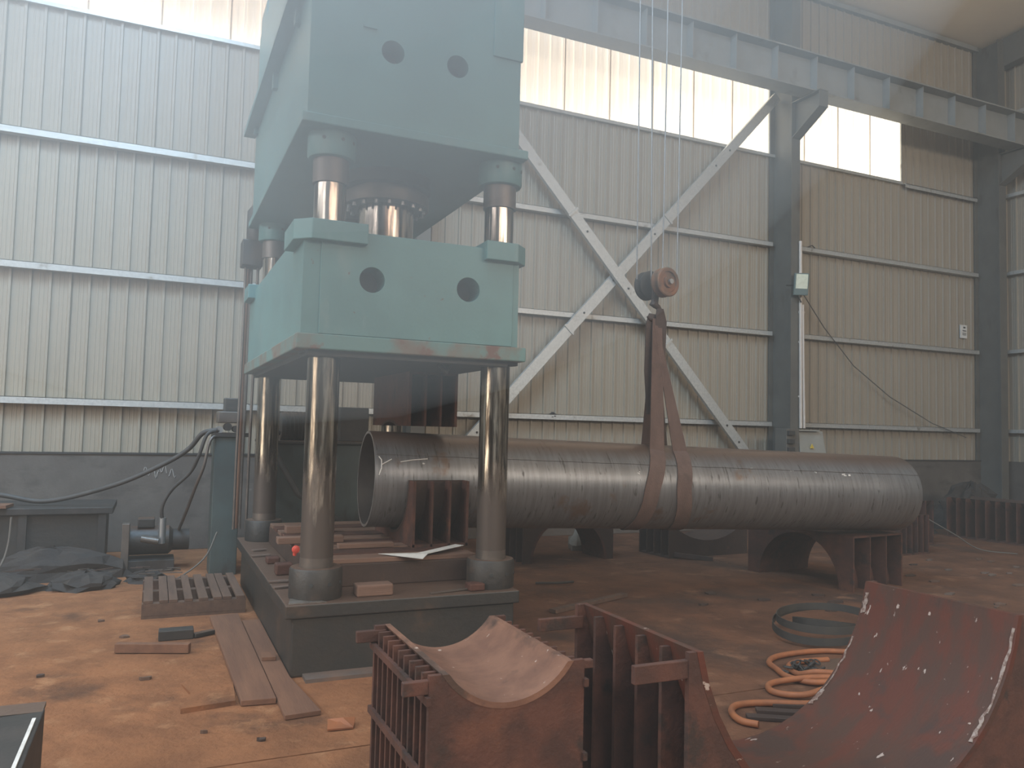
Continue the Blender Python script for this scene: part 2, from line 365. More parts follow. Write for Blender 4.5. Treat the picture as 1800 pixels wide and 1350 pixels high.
# right end wall
EX = 15.2
wall_right = thing('wall_right', (EX, 0, 0), 'ribbed steel sheet end wall with galvanised rails', 'wall', kind='structure'); wall_right['_o'] = (0., 0., 0.)
ep = corr(P, 1.155, 9.9).build('cladding_panel', MT['clad'], wall_right)
for k in range(12):
    o = ep if k == 0 else inst(ep, (0,0,0), wall_right)
    o.location = (0, WY-.0-k*P, 0); o.rotation_euler = (0, 0, -math.pi/2)
MB().box(.0, .2, -9.2, WY-12*P, 1.15, 10.5).build('wall_sheet', MT['plain'], wall_right)
for z in (1.775, 3.315, 4.85, 6.385, 8.0):
    MB().box(-.135, -.024, -9, WY-.15, z-.07, z).build('girt', MT['galv'], wall_right)
tag(MB().box(EX-.06, EX+.2, -9.2, WY, 0, 1.15).build('wall_right_plinth', MT['plinth'], L=(EX,0,0)), 'low dark concrete wall under the end wall sheets', 'wall', kind='structure')
# left and front walls (behind the camera), roof
wl = thing('wall_left', (-9, 0, 0), 'far end wall of the hall outside the view with a gateway', 'wall', kind='structure'); wl['_o'] = (0.,0.,0.)
MB().box(-.2, 0, -9.2, -1.1, 0, 10.6).build('wall_sheet', MT['plain'], wl); MB().box(-.2, 0, 5.1, 10.8, 0, 10.6).build('wall_sheet', MT['plain'], wl)
MB().box(-.2, 0, -1.1, 5.1, 5.1, 10.6).build('wall_sheet', MT['plain'], wl)
wf = thing('wall_front', (0, -9, 0), 'long wall behind the camera with a strip of windows', 'wall', kind='structure'); wf['_o'] = (0.,0.,0.)
MB().box(-9.2, 15.4, -.2, 0, 0, 6.0).build('wall_sheet', MT['plain'], wf); MB().box(-9.2, 15.4, -.2, 0, 7.8, 10.6).build('wall_sheet', MT['plain'], wf)
ceiling = thing('ceiling', (0, 0, 9.5), 'pale sloping sheet roof over the workshop', 'ceiling', kind='structure'); ceiling['_o'] = (0., 0., 0.)
RZ = lambda y: 9.47 + (10.6-y)*.075 if y > .8 else 9.47 + 9.8*.075 - (.8-y)*.075
def roof_piece(x0, x1, y0, y1):
    MB().add([(x0,y0,RZ(y0)),(x1,y0,RZ(y0)),(x1,y1,RZ(y1)),(x0,y1,RZ(y1)),(x0,y0,RZ(y0)+.1),(x1,y0,RZ(y0)+.1),(x1,y1,RZ(y1)+.1),(x0,y1,RZ(y1)+.1)],
             [(0,3,2,1),(4,5,6,7),(0,1,5,4),(1,2,6,5),(2,3,7,6),(3,0,4,7)]).build('roof_sheet', MT['ceil'], ceiling, L=(0,0,9.5))
for k in range(6):
    x0, x1 = -9.2+k*4.1, -9.2+(k+1)*4.1-.01
    roof_piece(x0, x1, .8, 10.7); roof_piece(x0, x1, -9.2, .8)
MB().box(-9, 15.2, WY-.10, WY-.0, 9.36, 9.45).build('eave_strut', MT['beam'], ceiling, L=(0,0,9.5))

# columns
def steel_column(x0, x1, label, y0=9.95, top=9.4, bracket=True):
    xc = (x0+x1)/2
    c = thing('steel_column', (xc, 10.2, 0), label, 'column', 'steel columns along the wall', 'structure')
    MB().box(x0, x1, y0, y0+.016, 0, top).build('flange', MT['column'], c)
    MB().box(x0, x1, WY-.05, WY-.034, 1.0, top).build('flange', MT['column'], c)
    MB().box(xc-.006, xc+.006, y0+.016, WY-.05, 0, top).build('web', MT['column'], c)
    MB().box(x0-.08, x1+.08, y0-.06, WY-.04, 0, .025).build('base_plate', MT['rust_dark'], c)
    if bracket:
        b = MB().prism([(y0,6.52),(y0,7.12),(9.36,7.12),(9.36,6.86)], xc-.008, xc+.008, 'x').build('bracket', MT['column'], c)
        MB().box(x0, x1, 9.34, y0, 7.10, 7.118).build('bracket_plate', MT['column'], b)
        p, q = (xc, 9.35, 6.85), (xc, y0, 6.51)
        MB().bar(p, q, x1-x0, .016).build('bracket_flange', MT['column'], b)
        MB().box(x0, x1, 9.345, 9.36, 6.84, 7.11).build('bracket_end', MT['column'], b)
    return c
steel_column(9.48, 9.665, 'dark grey steel column carrying the flood lamp')
steel_column(3.05, 3.24, 'steel column behind the press')
steel_column(14.72, 14.92, 'dark grey steel column in the corner by the end wall')
rf = tag(MB().bar((15.0, 10.3, 9.15), (15.0, .8, 9.87), .2, .55).build('roof_rafter', MT['column'], L=(15.0, 10.3, 9.15)), 'dark steel roof rafter along the end wall', 'beam', kind='structure')

# crane runway beam
rb = thing('crane_runway_beam', (3, 9.6, 7.12), 'grey stiffened steel crane beam running along the wall on brackets', 'beam', kind='structure')
MB().box(-8.9, 14.95, 9.44, 9.76, 7.12, 7.14).build('bottom_flange', MT['beam'], rb)
MB().box(-8.9, 14.95, 9.40, 9.80, 7.70, 7.725).build('top_flange', MT['beam'], rb)
MB().box(-8.9, 14.95, 9.594, 9.606, 7.14, 7.70).build('web', MT['beam'], rb)
MB().box(-8.9, 14.95, 9.57, 9.63, 7.725, 7.80).build('rail', MT['rust_dark'], rb)
s0 = None; x = -8.5
while x < 14.9:
    if s0 is None: s0 = MB().box(-.006, .006, -.15, -.006, .02, .58).build('stiffener', MT['beam'], rb, L=(0,0,0)); o = s0
    else: o = inst(s0, parent=rb)
    o.location = (x-3, 0, 0); x += .82

# cross brace of galvanised channel
def brace(p, q, label, front):
    c = thing('cross_brace', p, label, 'brace', 'galvanised cross braces', 'structure')
    P_, Q = Vector(p), Vector(q); d = (Q-P_).normalized(); nrm = d.cross(Vector((0,1,0)))
    if nrm.z < 0: nrm = -nrm
    MB().bar(p, q, .155, .008, (0,1,0)).build('channel_web', MT['galv'], c)
    for sgn in (-1, 1):
        o_ = nrm*.075*sgn + Vector((0,.03,0))
        MB().bar(P_+o_, Q+o_, .006, .06, (0,1,0)).build('channel_lip', MT['galv'], c)
    L_ = (Q-P_).length
    for t in (.165, .21, .40, .52, .60, .83, .87):
        c_ = P_ + (Q-P_)*t
        MB().lathe([(.016,0),(.016,.012)], c_-Vector((0,.014,0)), (0,1,0), 10).build('bolt_hole', MT['dark'], c, smooth=True)
    for t in (.36, .64):
        c_ = P_ + (Q-P_)*t
        MB().bar(c_-nrm*.10-Vector((0,.01,0)), c_+nrm*.10-Vector((0,.01,0)), .035, .02, (0,1,0)).build('splice_plate', MT['galv'], c)
    return c
brace((9.47, 10.27, 7.33), (3.30, 10.27, .62), 'galvanised brace rising to the right towards the column bracket', False)
brace((3.30, 10.17, 7.12), (9.40, 10.17, .58), 'galvanised brace falling to the right, crossing over the other one', True)

# ------------------------------------------------------------------ hydraulic press
PX0, PX1, PY0, PY1 = .78, 2.345, 5.0, 8.1
press = thing('hydraulic_press', (1.56, 6.55, 0), 'tall teal four-column hydraulic press with a chrome pillar at each corner', 'press')
base = MB().box(.825, 2.32, 5.03, 8.06, 0, .36).build('base_block', MT['grime'], press, bevel=.012)
MB().box(PX0, PX1, PY0, PY1, .36, .445).build('base_flange', MT['grime'], base, bevel=.008)
MB().box(.90, 2.36, 4.90, 8.15, 0, .022).build('foot_plate', MT['grime_top'], base)
bed = MB().box(1.02, 2.20, 5.46, 7.66, .445, .60).build('bed', MT['rust_dark'], press, bevel=.008)
ry = 5.46
for k in range(9):
    MB().box(1.02, 2.20, ry+.012, ry+.20, .60, .632).build('bed_strip', MT['wood_x'] if k % 2 == 0 else MT['rust'], bed, bevel=.004); ry += .2444
col_xy = [(.997, 5.22), (2.215, 5.22), (.997, 7.88), (2.215, 7.88)]
for i, (cx, cy) in enumerate(col_xy):
    p = MB().lathe([(.1045, .60), (.1045, 3.60)], (cx, cy, 0), n=40).build('pillar', MT['chrome'], press, smooth=True)
    MB().lathe([(.1055, .60), (.1060, .66), (.1050, .70)], (cx, cy, 0), n=40).build('wiper_ring', MT['sludge'], p, smooth=True)
    nut = MB().lathe([(.165, .445), (.168, .46), (.168, .625), (.160, .638), (.11, .638)], (cx, cy, 0), n=36).build('base_nut', MT['grime'], press, smooth=True)
    for a in (-110, -70, -35):
        dx, dy = math.cos(R(a)), math.sin(R(a))
        MB().lathe([(.013, 0), (.013, .006)], (cx+dx*.165, cy+dy*.165, .545), (dx, dy, 0), 10).build('spanner_hole', MT['hole'], nut)
    tn = MB().lathe([(.112, 3.29), (.150, 3.295), (.158, 3.31), (.158, 3.47)], (cx, cy, 0), n=36).build('crown_nut', MT['teal'], press, smooth=True)
    for a in (-120, -75, -40):
        dx, dy = math.cos(R(a)), math.sin(R(a))
        MB().lathe([(.012, 0), (.012, .006)], (cx+dx*.155, cy+dy*.155, 3.40), (dx, dy, 0), 10).build('spanner_hole', MT['hole'], tn)
    MB().lathe([(.118, 3.13), (.118, 3.30)], (cx, cy, 0), n=36).build('pillar_sleeve', MT['sludge'], press, smooth=True)
    MB().lathe([(.125, 2.0), (.16, 2.004), (.16, 2.03)], (cx, cy, 0), n=32).build('guide_ring', MT['dark'], press, smooth=True)
# moving slide
slide = MB().box(.808, 2.292, 5.022, 8.07, 2.115, 2.79).build('slide', MT['teal'], press)
cc = MB()
for hx in (1.246, 1.911): cc.lathe([(.083, 0), (.083, .42)], (hx, 4.98, 2.489), (0,1,0), 32)
cut(slide, cc)
cut(MB().box(.915, 2.245, 5.008, 5.03, 2.12, 2.79).build('front_plate', MT['teal'], slide, bevel=.003), cc)
for hx in (1.246, 1.911):
    MB().lathe([(.082, .20), (.082, .23)], (hx, 5.0, 2.489), (0,1,0), 32).build('bore_plug', MT['hole'], slide)
MB().box(PX0, 2.352, PY0-.0, PY1, 2.02, 2.118).build('slide_flange', MT['teal_worn'], slide, bevel=.008)
def octo(x0, x1, y0, y1, c, which):
    pts = {'fl': [(x0+c,y0),(x1,y0),(x1,y1),(x0,y1),(x0,y0+c)], 'fr': [(x0,y0),(x1-c,y0),(x1,y0+c),(x1,y1),(x0,y1)],
           'bl': [(x0,y0),(x1,y0),(x1,y1),(x0+c,y1),(x0,y1-c)], 'br': [(x0,y0),(x1,y0),(x1,y1-c),(x1-c,y1),(x0,y1)]}[which]
    return pts
for wname, (x0, x1, y0, y1) in dict(fl=(.745,1.20,4.955,5.44), fr=(2.02,2.355,4.955,5.44), bl=(.745,1.20,7.66,8.12), br=(2.02,2.355,7.66,8.12)).items():
    MB().prism(octo(x0, x1, y0, y1, .10, wname), 2.705, 2.835, 'z').build('corner_block', MT['teal'], slide, bevel=.006)
MB().box(.86, 2.24, 5.06, 8.02, 1.985, 2.02).build('slide_face', MT['dark'], slide)
# rams
for ry_ in (5.95, 7.2):
    ram = MB().lathe([(.213, 2.79), (.213, 3.30)], (1.57, ry_, 0), n=44).build('ram', MT['chrome'], press, smooth=True)
    gf = MB().lathe([(.225, 3.225), (.325, 3.228), (.330, 3.24), (.330, 3.32), (.27, 3.33), (.27, 3.36)], (1.57, ry_, 0), n=44).build('gland_flange', MT['sludge'], press, smooth=True)
    MB().lathe([(.30, 3.36), (.34, 3.362), (.34, 3.47)], (1.57, ry_, 0), n=44).build('cylinder_collar', MT['teal_dark'], press, smooth=True)
    for k in range(18):
        a = 2*math.pi*k/18
        MB().lathe([(.017, 0), (.017, .028)], (1.57+.285*math.cos(a), ry_+.285*math.sin(a), 3.198), n=6).build('bolt', MT['bolt'], gf)
# crown
CZ0, CZ1 = 3.52, 5.36
crown = MB().box(.795, 2.262, 5.01, 8.07, CZ0, CZ1).build('crown', MT['teal'], press)
cc = MB()
for hx in (1.334, 1.79): cc.lathe([(.078, 0), (.078, .42)], (hx, 4.98, 4.02), (0,1,0), 32)
cut(crown, cc)
for hx in (1.334, 1.79): MB().lathe([(.077, .20), (.077, .23)], (hx, 5.0, 4.02), (0,1,0), 32).build('bore_plug', MT['hole'], crown)
MB().box(.762, 2.335, PY0, PY1, 3.455, CZ0).build('crown_flange', MT['teal'], crown, bevel=.008)
MB().box(2.05, 2.275, 4.995, 5.02, 4.15, 4.62).build('front_cover', MT['teal'], crown, bevel=.004)
MB().box(1.13, 1.22, 4.997, 5.015, 4.145, 4.165).build('weld_bead', MT['teal'], crown)
MB().box(.69, .80, 5.20, 8.18, 4.385, 4.44).build('side_ledge', MT['teal'], crown, bevel=.004)
for y_, zb in ((5.46, 4.28), (6.57, 4.26), (7.9, 4.33)):
    MB().box(.755, .80, y_-.035, y_+.035, zb, 4.40).build('ledge_rib', MT['teal'], crown, bevel=.004)
for y0, y1, zt in ((6.3, 6.8, 5.60), (6.95, 7.5, 5.50), (7.62, 8.05, 5.55)):
    MB().box(.80, 1.5, y0, y1, CZ1, zt).build('top_casting', MT['teal'], crown, bevel=.006)
for y0, y1, zt in ((5.2, 5.6, 5.9), (5.8, 6.2, 5.7)): MB().box(.86, 2.1, y0, y1, CZ1, zt).build('top_casting', MT['teal'], crown, bevel=.006)
# hydraulic valve block and pipes hung at the rear of the crown
MB().lathe([(.10, 0), (.11, .02), (.11, .30), (.07, .36)], (.87, 8.24, 3.36), n=24).build('valve_cylinder', MT['grime'], press, smooth=True)
MB().box(.72, .92, 8.14, 8.36, 3.10, 3.36).build('valve_block', MT['grime'], press, bevel=.01)
for k, (dx, dy) in enumerate(((-.03, 0), (.03, .04), (.085, -.02))):
    MB().tube([(.80+dx, 8.27+dy, 3.12), (.80+dx, 8.27+dy, 2.3), (.79+dx, 8.27+dy, 1.2), (.79+dx, 8.27+dy, .5)], .014, 8).build('hydraulic_pipe', MT['sludge'], press, smooth=True)
MB().tube([(1.78, 5.2, 1.985), (1.84, 5.2, 1.93), (1.86, 5.2, 1.985)], .02, 8).build('grease_drip', MT['dark'], slide, smooth=True)

# ------------------------------------------------------------------ ribbed saddles
def arc_pts(Rr, zc, h, n=20, inner=0):
    r = Rr+inner; xt = math.sqrt(max(r*r-(zc-h)**2, 1e-6)); a0 = math.atan2(h-zc, xt)
    return [(r*math.cos(a0 + (-math.pi-2*a0)*k/n), zc + r*math.sin(a0 + (-math.pi-2*a0)*k/n)) for k in range(n+1)]
def saddle(name, label, L, wd, ln, h, Rr, zc, ribs, m, m_in, flip=False, rz=0, th=.022, rib_th=.016, rails=(), tabs=(), group=None, base=True, cat='saddle', rib_drop=.0, lip=True):
    """channel along the local y axis; ribs are full transverse plates"""
    o = local(name, L, label, cat, group, rot=(math.pi if flip else 0, 0, rz))
    off = -h if flip else 0
    arc = arc_pts(Rr, zc, h)
    def plate_poly(ht):
        a = [p for p in arc_pts(Rr+th*.9, zc, ht)]
        return [(-wd/2, 0), (wd/2, 0), (wd/2, ht)] + a + [(-wd/2, ht)]
    rp = None
    for k in range(ribs):
        y = -ln/2 + rib_th/2 + (ln-rib_th)*k/(ribs-1)
        end = k in (0, ribs-1)
        t = rib_th*1.3 if end else rib_th
        ht = h if end else h-rib_drop
        poly = [(x, z+off) for x, z in plate_poly(ht)]
        MB().prism(poly, y-t/2, y+t/2).build('end_plate' if end else 'rib', m, o)
    outer = arc_pts(Rr+th, zc, h)
    mb = MB(); mb.prism([(x, z+off) for x, z in arc] + [(x, z+off) for x, z in outer[::-1]], -ln/2-.004, ln/2+.004)
    mb.build('trough_plate', m_in, o, smooth=True)
    if base: MB().box(-wd/2, wd/2, -ln/2, ln/2, off, off+.02).build('base_plate', m, o)
    for z in rails:
        for s in (-1, 1):
            x0, x1 = sorted((s*(wd/2+.012), s*(wd/2-.004)))
            MB().box(x0, x1, -ln/2-.015, ln/2+.015, z-.013+off, z+.013+off).build('rail', m, o)
    for x0, x1, y, z0, z1 in tabs:
        MB().box(x0, x1, y-.012, y+.012, z0+off, z1+off).build('lifting_tab', m, o, bevel=.003)
    return o
# small one in front
saddle('ribbed_saddle', 'small rusty ribbed saddle with a narrow trough standing in front of the press', (1.13, 2.82, 0), .57, .70, .75, .2675, .905, 11, MT['rust'], MT['rust_dust'],
       rails=(.672, .42), rib_drop=.010, tabs=((-.37,-.25,-.335,.69,.735), (-.36,-.24,.335,.69,.735), (.25,.325,-.335,.715,.745)), th=.02)
# large one in front
saddle('ribbed_saddle', 'wide rusty ribbed saddle with a large curved plate, nearest the camera', (2.60, 2.66, 0), 1.79, .80, .80, .851, .951, 6, MT['rust'], MT['rust_red'],
       rib_drop=.02, tabs=((-1.11,-.87,-.385,.712,.774), (-1.08,-.87,.385,.70,.752)), th=.026, rib_th=.018)
big = bpy.data.objects['ribbed_saddle.001']
def worn_lit(a0, a1, y, wd_, nm='worn_lit_edge'):  # worn rim steel, with lit rim highlights put into its pale colour
    pts = [(.847*math.cos(R(a0+(a1-a0)*k/8)), y+rng.uniform(-.006,.006), .951+.847*math.sin(R(a0+(a1-a0)*k/8))) for k in range(9)]
    MB().ribbon(pts, (0,1,0), [wd_*rng.uniform(.35,1.0) for _ in pts], .003).build(nm, MT['rust_worn_lit'], big, L=(0,0,0))
worn_lit(-14, -21, .382, .035); worn_lit(-30, -52, .390, .014); worn_lit(-52, -59, .385, .03); worn_lit(-14, -40, -.388, .016); worn_lit(-40, -50, -.384, .026)
# press dies
saddle('press_die', 'rusty ribbed upper die hanging under the slide', (2.02, 6.55, 1.555), 1.10, .40, .43, .72, 1.12, 4, MT['rust'], MT['rust_dark'], flip=True, rz=-math.pi/2, cat='die')
saddle('press_die', 'rusty ribbed lower die on the press bed below the pipe', (2.06, 6.405, .632), 1.10, .45, .50, .415, .485, 4, MT['rust'], MT['rust_dark'], rz=-math.pi/2, cat='die')
# supports and spare dies around the pipe
saddle('ribbed_saddle', 'rusty arched saddle carrying the far end of the pipe', (6.78, 6.63, 0), 1.36, .82, .555, .515, .555, 4, MT['rust'], MT['rust'], flip=True, rz=R(-83), th=.03)
saddle('ribbed_saddle', 'rusty arch lying on the floor behind the right pillar of the press', (4.55, 8.62, 0), 1.25, .5, .52, .50, .52, 4, MT['rust_dark'], MT['rust'], flip=True, rz=R(3), th=.03)
saddle('ribbed_saddle', 'rusty saddle on the floor behind the sling, trough upward', (6.5, 8.55, 0), 1.3, .6, .40, .95, 1.15, 5, MT['rust_dark'], MT['rust_dark'], rz=R(4))
saddle('ribbed_saddle', 'ribbed rusty block by the right end of the pipe, nearer of two', (9.36, 7.86, 0), .62, .60, .52, .34, .75, 6, MT['rust'], MT['rust_dark'], rz=R(-86))
saddle('ribbed_saddle', 'ribbed rusty block by the right end of the pipe, farther and taller of two', (10.15, 8.5, 0), .62, .9, .64, .34, .85, 6, MT['rust'], MT['rust_dark'], rz=R(-84))
saddle('ribbed_saddle', 'dark ribbed block at the right edge under the end wall', (12.2, 8.2, 0), .8, 1.4, .62, .36, .85, 10, MT['rust'], MT['rust_dark'], rz=R(5))

# ------------------------------------------------------------------ pipe
A, B = Vector((1.60, 6.42, 1.118)), Vector((7.19, 6.06, .967))
ax = (B-A).normalized(); Lp = (B-A).length; RP = .39
pipe = thing('steel_pipe', A, 'long dark steel pipe slung through the press', 'pipe')
def open_lathe(prof, n=72):
    m = MB(); a = ax.orthogonal().normalized(); b = ax.cross(a); vs = []; fs = []
    for r, h in prof: vs += [A + ax*h + (a*math.cos(2*math.pi*k/n)+b*math.sin(2*math.pi*k/n))*r for k in range(n)]
    for i in range(len(prof)-1):
        for k in range(n): fs.append((i*n+k, i*n+(k+1)%n, (i+1)*n+(k+1)%n, (i+1)*n+k))
    return m.add(vs, fs)
open_lathe([(RP-.002, .0), (RP, .004)] + [(RP, .004+(Lp-.008)*k/12) for k in range(1, 13)] + [(RP-.002, Lp)]).build('pipe_wall', MT['pipe'], pipe, smooth=True)
open_lathe([(RP-.022, .0), (RP-.022, Lp)]).build('pipe_bore', MT['pipe_in'], pipe, smooth=True)
for h in (0, Lp): open_lathe([(RP-.022, h), (RP-.002, h)]).build('cut_edge', MT['pipe_lip'], pipe)
# long weld seam on the near upper side
u_up = Vector((0,0,1)); u_side = ax.cross(u_up).normalized(); u_up = u_side.cross(ax).normalized()
if u_side.y > 0: u_side = -u_side
def on_pipe(h, ang, r=RP):   # ang: 0 = towards the camera, 90 = top
    return A + ax*h + (u_side*math.cos(R(ang)) + u_up*math.sin(R(ang)))*r
MB().tube([on_pipe(.01+ (Lp-.02)*k/40, 33+.25*math.sin(k*1.7), RP+.001) for k in range(41)], .0045, 6).build('weld_seam', MT['pipe'], pipe, smooth=True)
for h, a, s in ((4.62,28,.016),(4.70,29,.012),(4.28,31,.006),(2.32,21,.006),(.40,24,.007),(4.0,32,.005),(3.55,34,.005)):
    for k in range(3):
        hh = h+rng.uniform(-.02,.02); aa = a+rng.uniform(-1.2,1.2)
        MB().ribbon([on_pipe(hh-s, aa, RP+.001), on_pipe(hh+s, aa+rng.uniform(-.6,.6), RP+.001)], u_up, s*.9, .002).build('paint_mark', MT['white'], pipe)
for pts in ([(.03,30),(.05,26),(.05,16),(.03,8)], [(.05,20),(.13,27)], [(.20,24),(.30,27),(.42,29)]):
    MB().tube([on_pipe(h, a, RP+.001) for h, a in pts], .0045, 6).build('paint_mark', MT['white'], pipe, smooth=True)

# ------------------------------------------------------------------ crane block, ropes, sling
HC = Vector((4.29, 6.25, 2.955))
blk = thing('crane_hook_block', HC, 'rusty two-sheave crane hook block hanging on four wire ropes', 'hook block')
av = Vector((.30, -.95, 0)); av.normalize()
yaw_v = math.atan2(.306, .95)
axd = Vector((.15, -.99, 0)).normalized()
for s, nm in ((1, 'sheave'), (-1, 'sheave')):
    c = HC + axd*(.115*s)
    sh = MB().lathe([(.02,-.05),(.125,-.05),(.138,-.045),(.138,-.03),(.112,-.015),(.112,.01),(.138,.025),(.138,.045),(.128,.052),(.102,.050),(.096,.036),(.055,.036),(.05,.06),(.02,.06)], c, axd*s, 36).build(nm, MT['sheave'] if s > 0 else MT['dark'], blk, smooth=True)
    MB().lathe([(.024,.07),(.024,.092)], c, axd*s, 12).build('axle_pin', MT['bolt'], sh, smooth=True)
MB().bar(HC-axd*.05+Vector((0,0,-.13)), HC-axd*.05+Vector((0,0,.10)), .05, .10).build('side_plate', MT['dark'], blk)
MB().bar(HC+Vector((0,0,.0)), HC+Vector((-.02,0,-.20)), .05, .05).build('shank', MT['rust_dark'], blk)
hk = []
for k in range(15):
    a = R(100 - 250*k/14); hk.append(HC + Vector((-.03+.075*math.cos(a), 0.0, -.275+.075*math.sin(a))))
MB().tube([HC+Vector((-.02,0,-.16))] + hk, [.026]+[.03-.0012*k for k in range(15)], 10).build('hook', MT['rust_dark'], blk, smooth=True)
for (bx, by), (tx, ty) in zip(((-.155,.10),(-.02,.06),(.04,-.04),(.16,-.10)), ((-.16,.12),(-.05,.10),(.09,-.02),(.235,-.06))):
    MB().tube([HC+Vector((bx, by, .05)), HC+Vector(((bx+tx)/2, (by+ty)/2, 2.6)), HC+Vector((tx, ty, 5.6))], .0065, 6).build('wire_rope', MT['rope'], blk, smooth=True)

slg = thing('lifting_sling', (4.25, 6.25, 1.0), 'brown webbing sling looped twice round the pipe from the crane hook', 'sling')
hook_pt = HC + Vector((-.02, 0, -.335))
def sling_loop(keys, dx):
    """keys: (angle round the pipe, x along it); from the hook down the near side, under the pipe and up the far side"""
    top = hook_pt + Vector((dx, -.02, 0)); wrap = []
    for k in range(33):
        ang = 60 - 296*k/32
        for (a0, x0), (a1, x1) in zip(keys, keys[1:]):
            if a0 >= ang >= a1 - 1e-6:
                t = (a0-ang)/(a0-a1); x = x0+(x1-x0)*t; break
        wrap.append(on_pipe((x-A.x)/ax.x, ang, RP+.007))
    f_leg = [top + (wrap[0]-top)*k/12 for k in range(12)]
    r_leg = [wrap[-1] + (top+Vector((0,.04,0))-wrap[-1])*k/12 for k in range(1, 13)]
    return f_leg, wrap, r_leg
def put(path, m, name, ws):
    MB().ribbon(path, [ax]*len(path), ws, .010).build(name, m, slg, smooth=True)
fl, wr, rl = sling_loop([(60,4.19),(0,4.04),(-70,4.0),(-236,4.34)], .02)
put(fl+wr, MT['sling'], 'sling_strap', [.10+.05*min(1, k/12) for k in range(len(fl)+len(wr))])
put([wr[-1]]+rl, MT['sling'], 'sling_leg', [.15-.009*k for k in range(len(rl)+1)])
fl, wr, rl = sling_loop([(60,4.43),(0,4.36),(-70,4.46),(-236,4.50)], -.01)
put(fl+wr, MT['sling'], 'sling_strap', [.03+.12*min(1, k/12) for k in range(len(fl)+len(wr))])
put([wr[-1]]+rl, MT['sling_dark'], 'sling_leg', [.12-.003*k for k in range(len(rl)+1)])
MB().ribbon([hook_pt+Vector((.05,-.02,.10)), hook_pt+Vector((.055,-.03,-.02)), hook_pt+Vector((.03,-.05,-.4)), hook_pt+Vector((.0,-.05,-.75))], ax, [.07,.12,.12,.08], .012).build('sling_fold', MT['sling_dark'], slg, smooth=True)
MB().ribbon([hook_pt+Vector((-.015,.01,.05)), hook_pt+Vector((-.025,.0,-.05)), hook_pt+Vector((-.04,-.01,-.5)), hook_pt+Vector((-.03,-.02,-.9))], ax, [.07,.13,.13,.10], .012).build('sling_fold', MT['sling_dark'], slg, smooth=True)

# ------------------------------------------------------------------ lamp, conduits, electrics at the column
fl_ = thing('flood_lamp', (9.50, 9.80, 4.03), 'square flood lamp with pale lens fixed on the column', 'lamp')
c = Vector((9.55, 9.80, 4.03)); n_ = Vector((-.35, -.90, -.15)).normalized(); s_ = n_.cross(Vector((0,0,1))).normalized(); u_ = s_.cross(n_)
def obox(c, sx, su, sn, n_=n_, s_=s_, u_=u_):
    m = MB(); vs = []
    for k in (-1, 1):
        for j in (-1, 1):
            for i in (-1, 1): vs.append(c + s_*sx/2*i + u_*su/2*j + n_*sn/2*k)
    return m.add(vs, [(0,1,3,2),(4,6,7,5),(0,4,5,1),(2,3,7,6),(0,2,6,4),(1,5,7,3)])
obox(c, .24, .36, .05).build('lamp_body', MT['lamp_body'], fl_, bevel=.01)
obox(c+n_*.028+u_*.045, .195, .235, .008).build('lens', MT['lamp_lens'], fl_)
MB().bar(c-s_*.13-n_*.02, c-s_*.13+Vector((.0,.14,.0)), .02, .03).build('bracket', MT['dark'], fl_)
MB().bar(c-s_*.14+Vector((0,.14,0)), c+s_*.14+Vector((0,.14,0)), .03, .02).build('bracket', MT['dark'], fl_)
MB().tube([c-u_*.16+s_*.05, c-u_*.26+s_*.02+Vector((.03,0,0)), Vector((9.69,9.93,3.75))], .01, 8).build('lamp_cord', MT['black'], fl_, smooth=True)
for k, (x, z1, d) in enumerate(((9.672, 4.78, .0), (9.725, 3.72, .05))):
    cd_ = MB().tube([(x+.02*k, 9.92, 1.68), (x-.01, 9.92, 3.0), (x-.02, 9.92, z1)], .027 if k == 0 else .024, 10)
    o = tag(cd_.build('conduit_pipe', MT['conduit'], L=(x, 9.92, 1.68), smooth=True), ['taller cream plastic conduit rising past the flood lamp on the column', 'shorter cream plastic conduit ending below the flood lamp'][k], 'conduit', 'conduits on the column')
    for z in (2.2, 3.1, 3.6): MB().box(x-.035, x+.035, 9.925, 9.948, z-.015, z+.015).build('clip', MT['conduit'], o)
tag(MB().tube([(9.70, 9.94, 4.45), (9.9, 10.3, 4.2), (10.6, 10.33, 3.45), (11.3, 10.33, 2.82), (12.2, 10.33, 2.3), (13.3, 10.33, 1.85), (14.2, 10.3, 1.60)], .008, 6).build('hanging_wire', MT['cable'], L=(9.7, 9.94, 4.45), smooth=True),
    'thin dark wire drooping across the wall from the column', 'wire')
nt_ = thing('wall_notice', (14.38, 10.36, 3.6), 'small white printed notice on the wall by the corner column', 'notice')
MB().box(14.28, 14.47, 10.455, 10.475, 3.54, 3.80).build('sheet', MT['paper'], nt_)
for z0, x0, x1, h_ in ((3.735,14.36,14.42,.03),(3.675,14.34,14.44,.018),(3.63,14.33,14.44,.012),(3.60,14.33,14.44,.012)):
    MB().box(x0, x1, 10.452, 10.456, z0, z0+h_).build('print', MT['dark'], nt_)
eb = thing('electrical_cabinet', (9.45, 9.62, 0), 'grey sloping electrical box standing by the column behind the pipe', 'electrical box')
MB().box(9.02, 9.28, 9.55, 9.8, 0, 1.66).build('switch_post', MT['column'], eb, bevel=.006)
for z in (1.60, 1.47, 1.34): MB().box(9.03, 9.15, 9.50, 9.552, z-.04, z+.03).build('switch', MT['black'], eb, bevel=.004)
MB().add([(9.28,9.50,1.05),(9.86,9.50,1.05),(9.92,9.80,1.05),(9.28,9.80,1.05),(9.34,9.62,1.63),(9.84,9.62,1.63),(9.84,9.80,1.63),(9.34,9.80,1.63)],
         [(0,3,2,1),(4,5,6,7),(0,1,5,4),(1,2,6,5),(2,3,7,6),(3,0,4,7)]).build('box', MT['box_grey'], eb, bevel=.006)
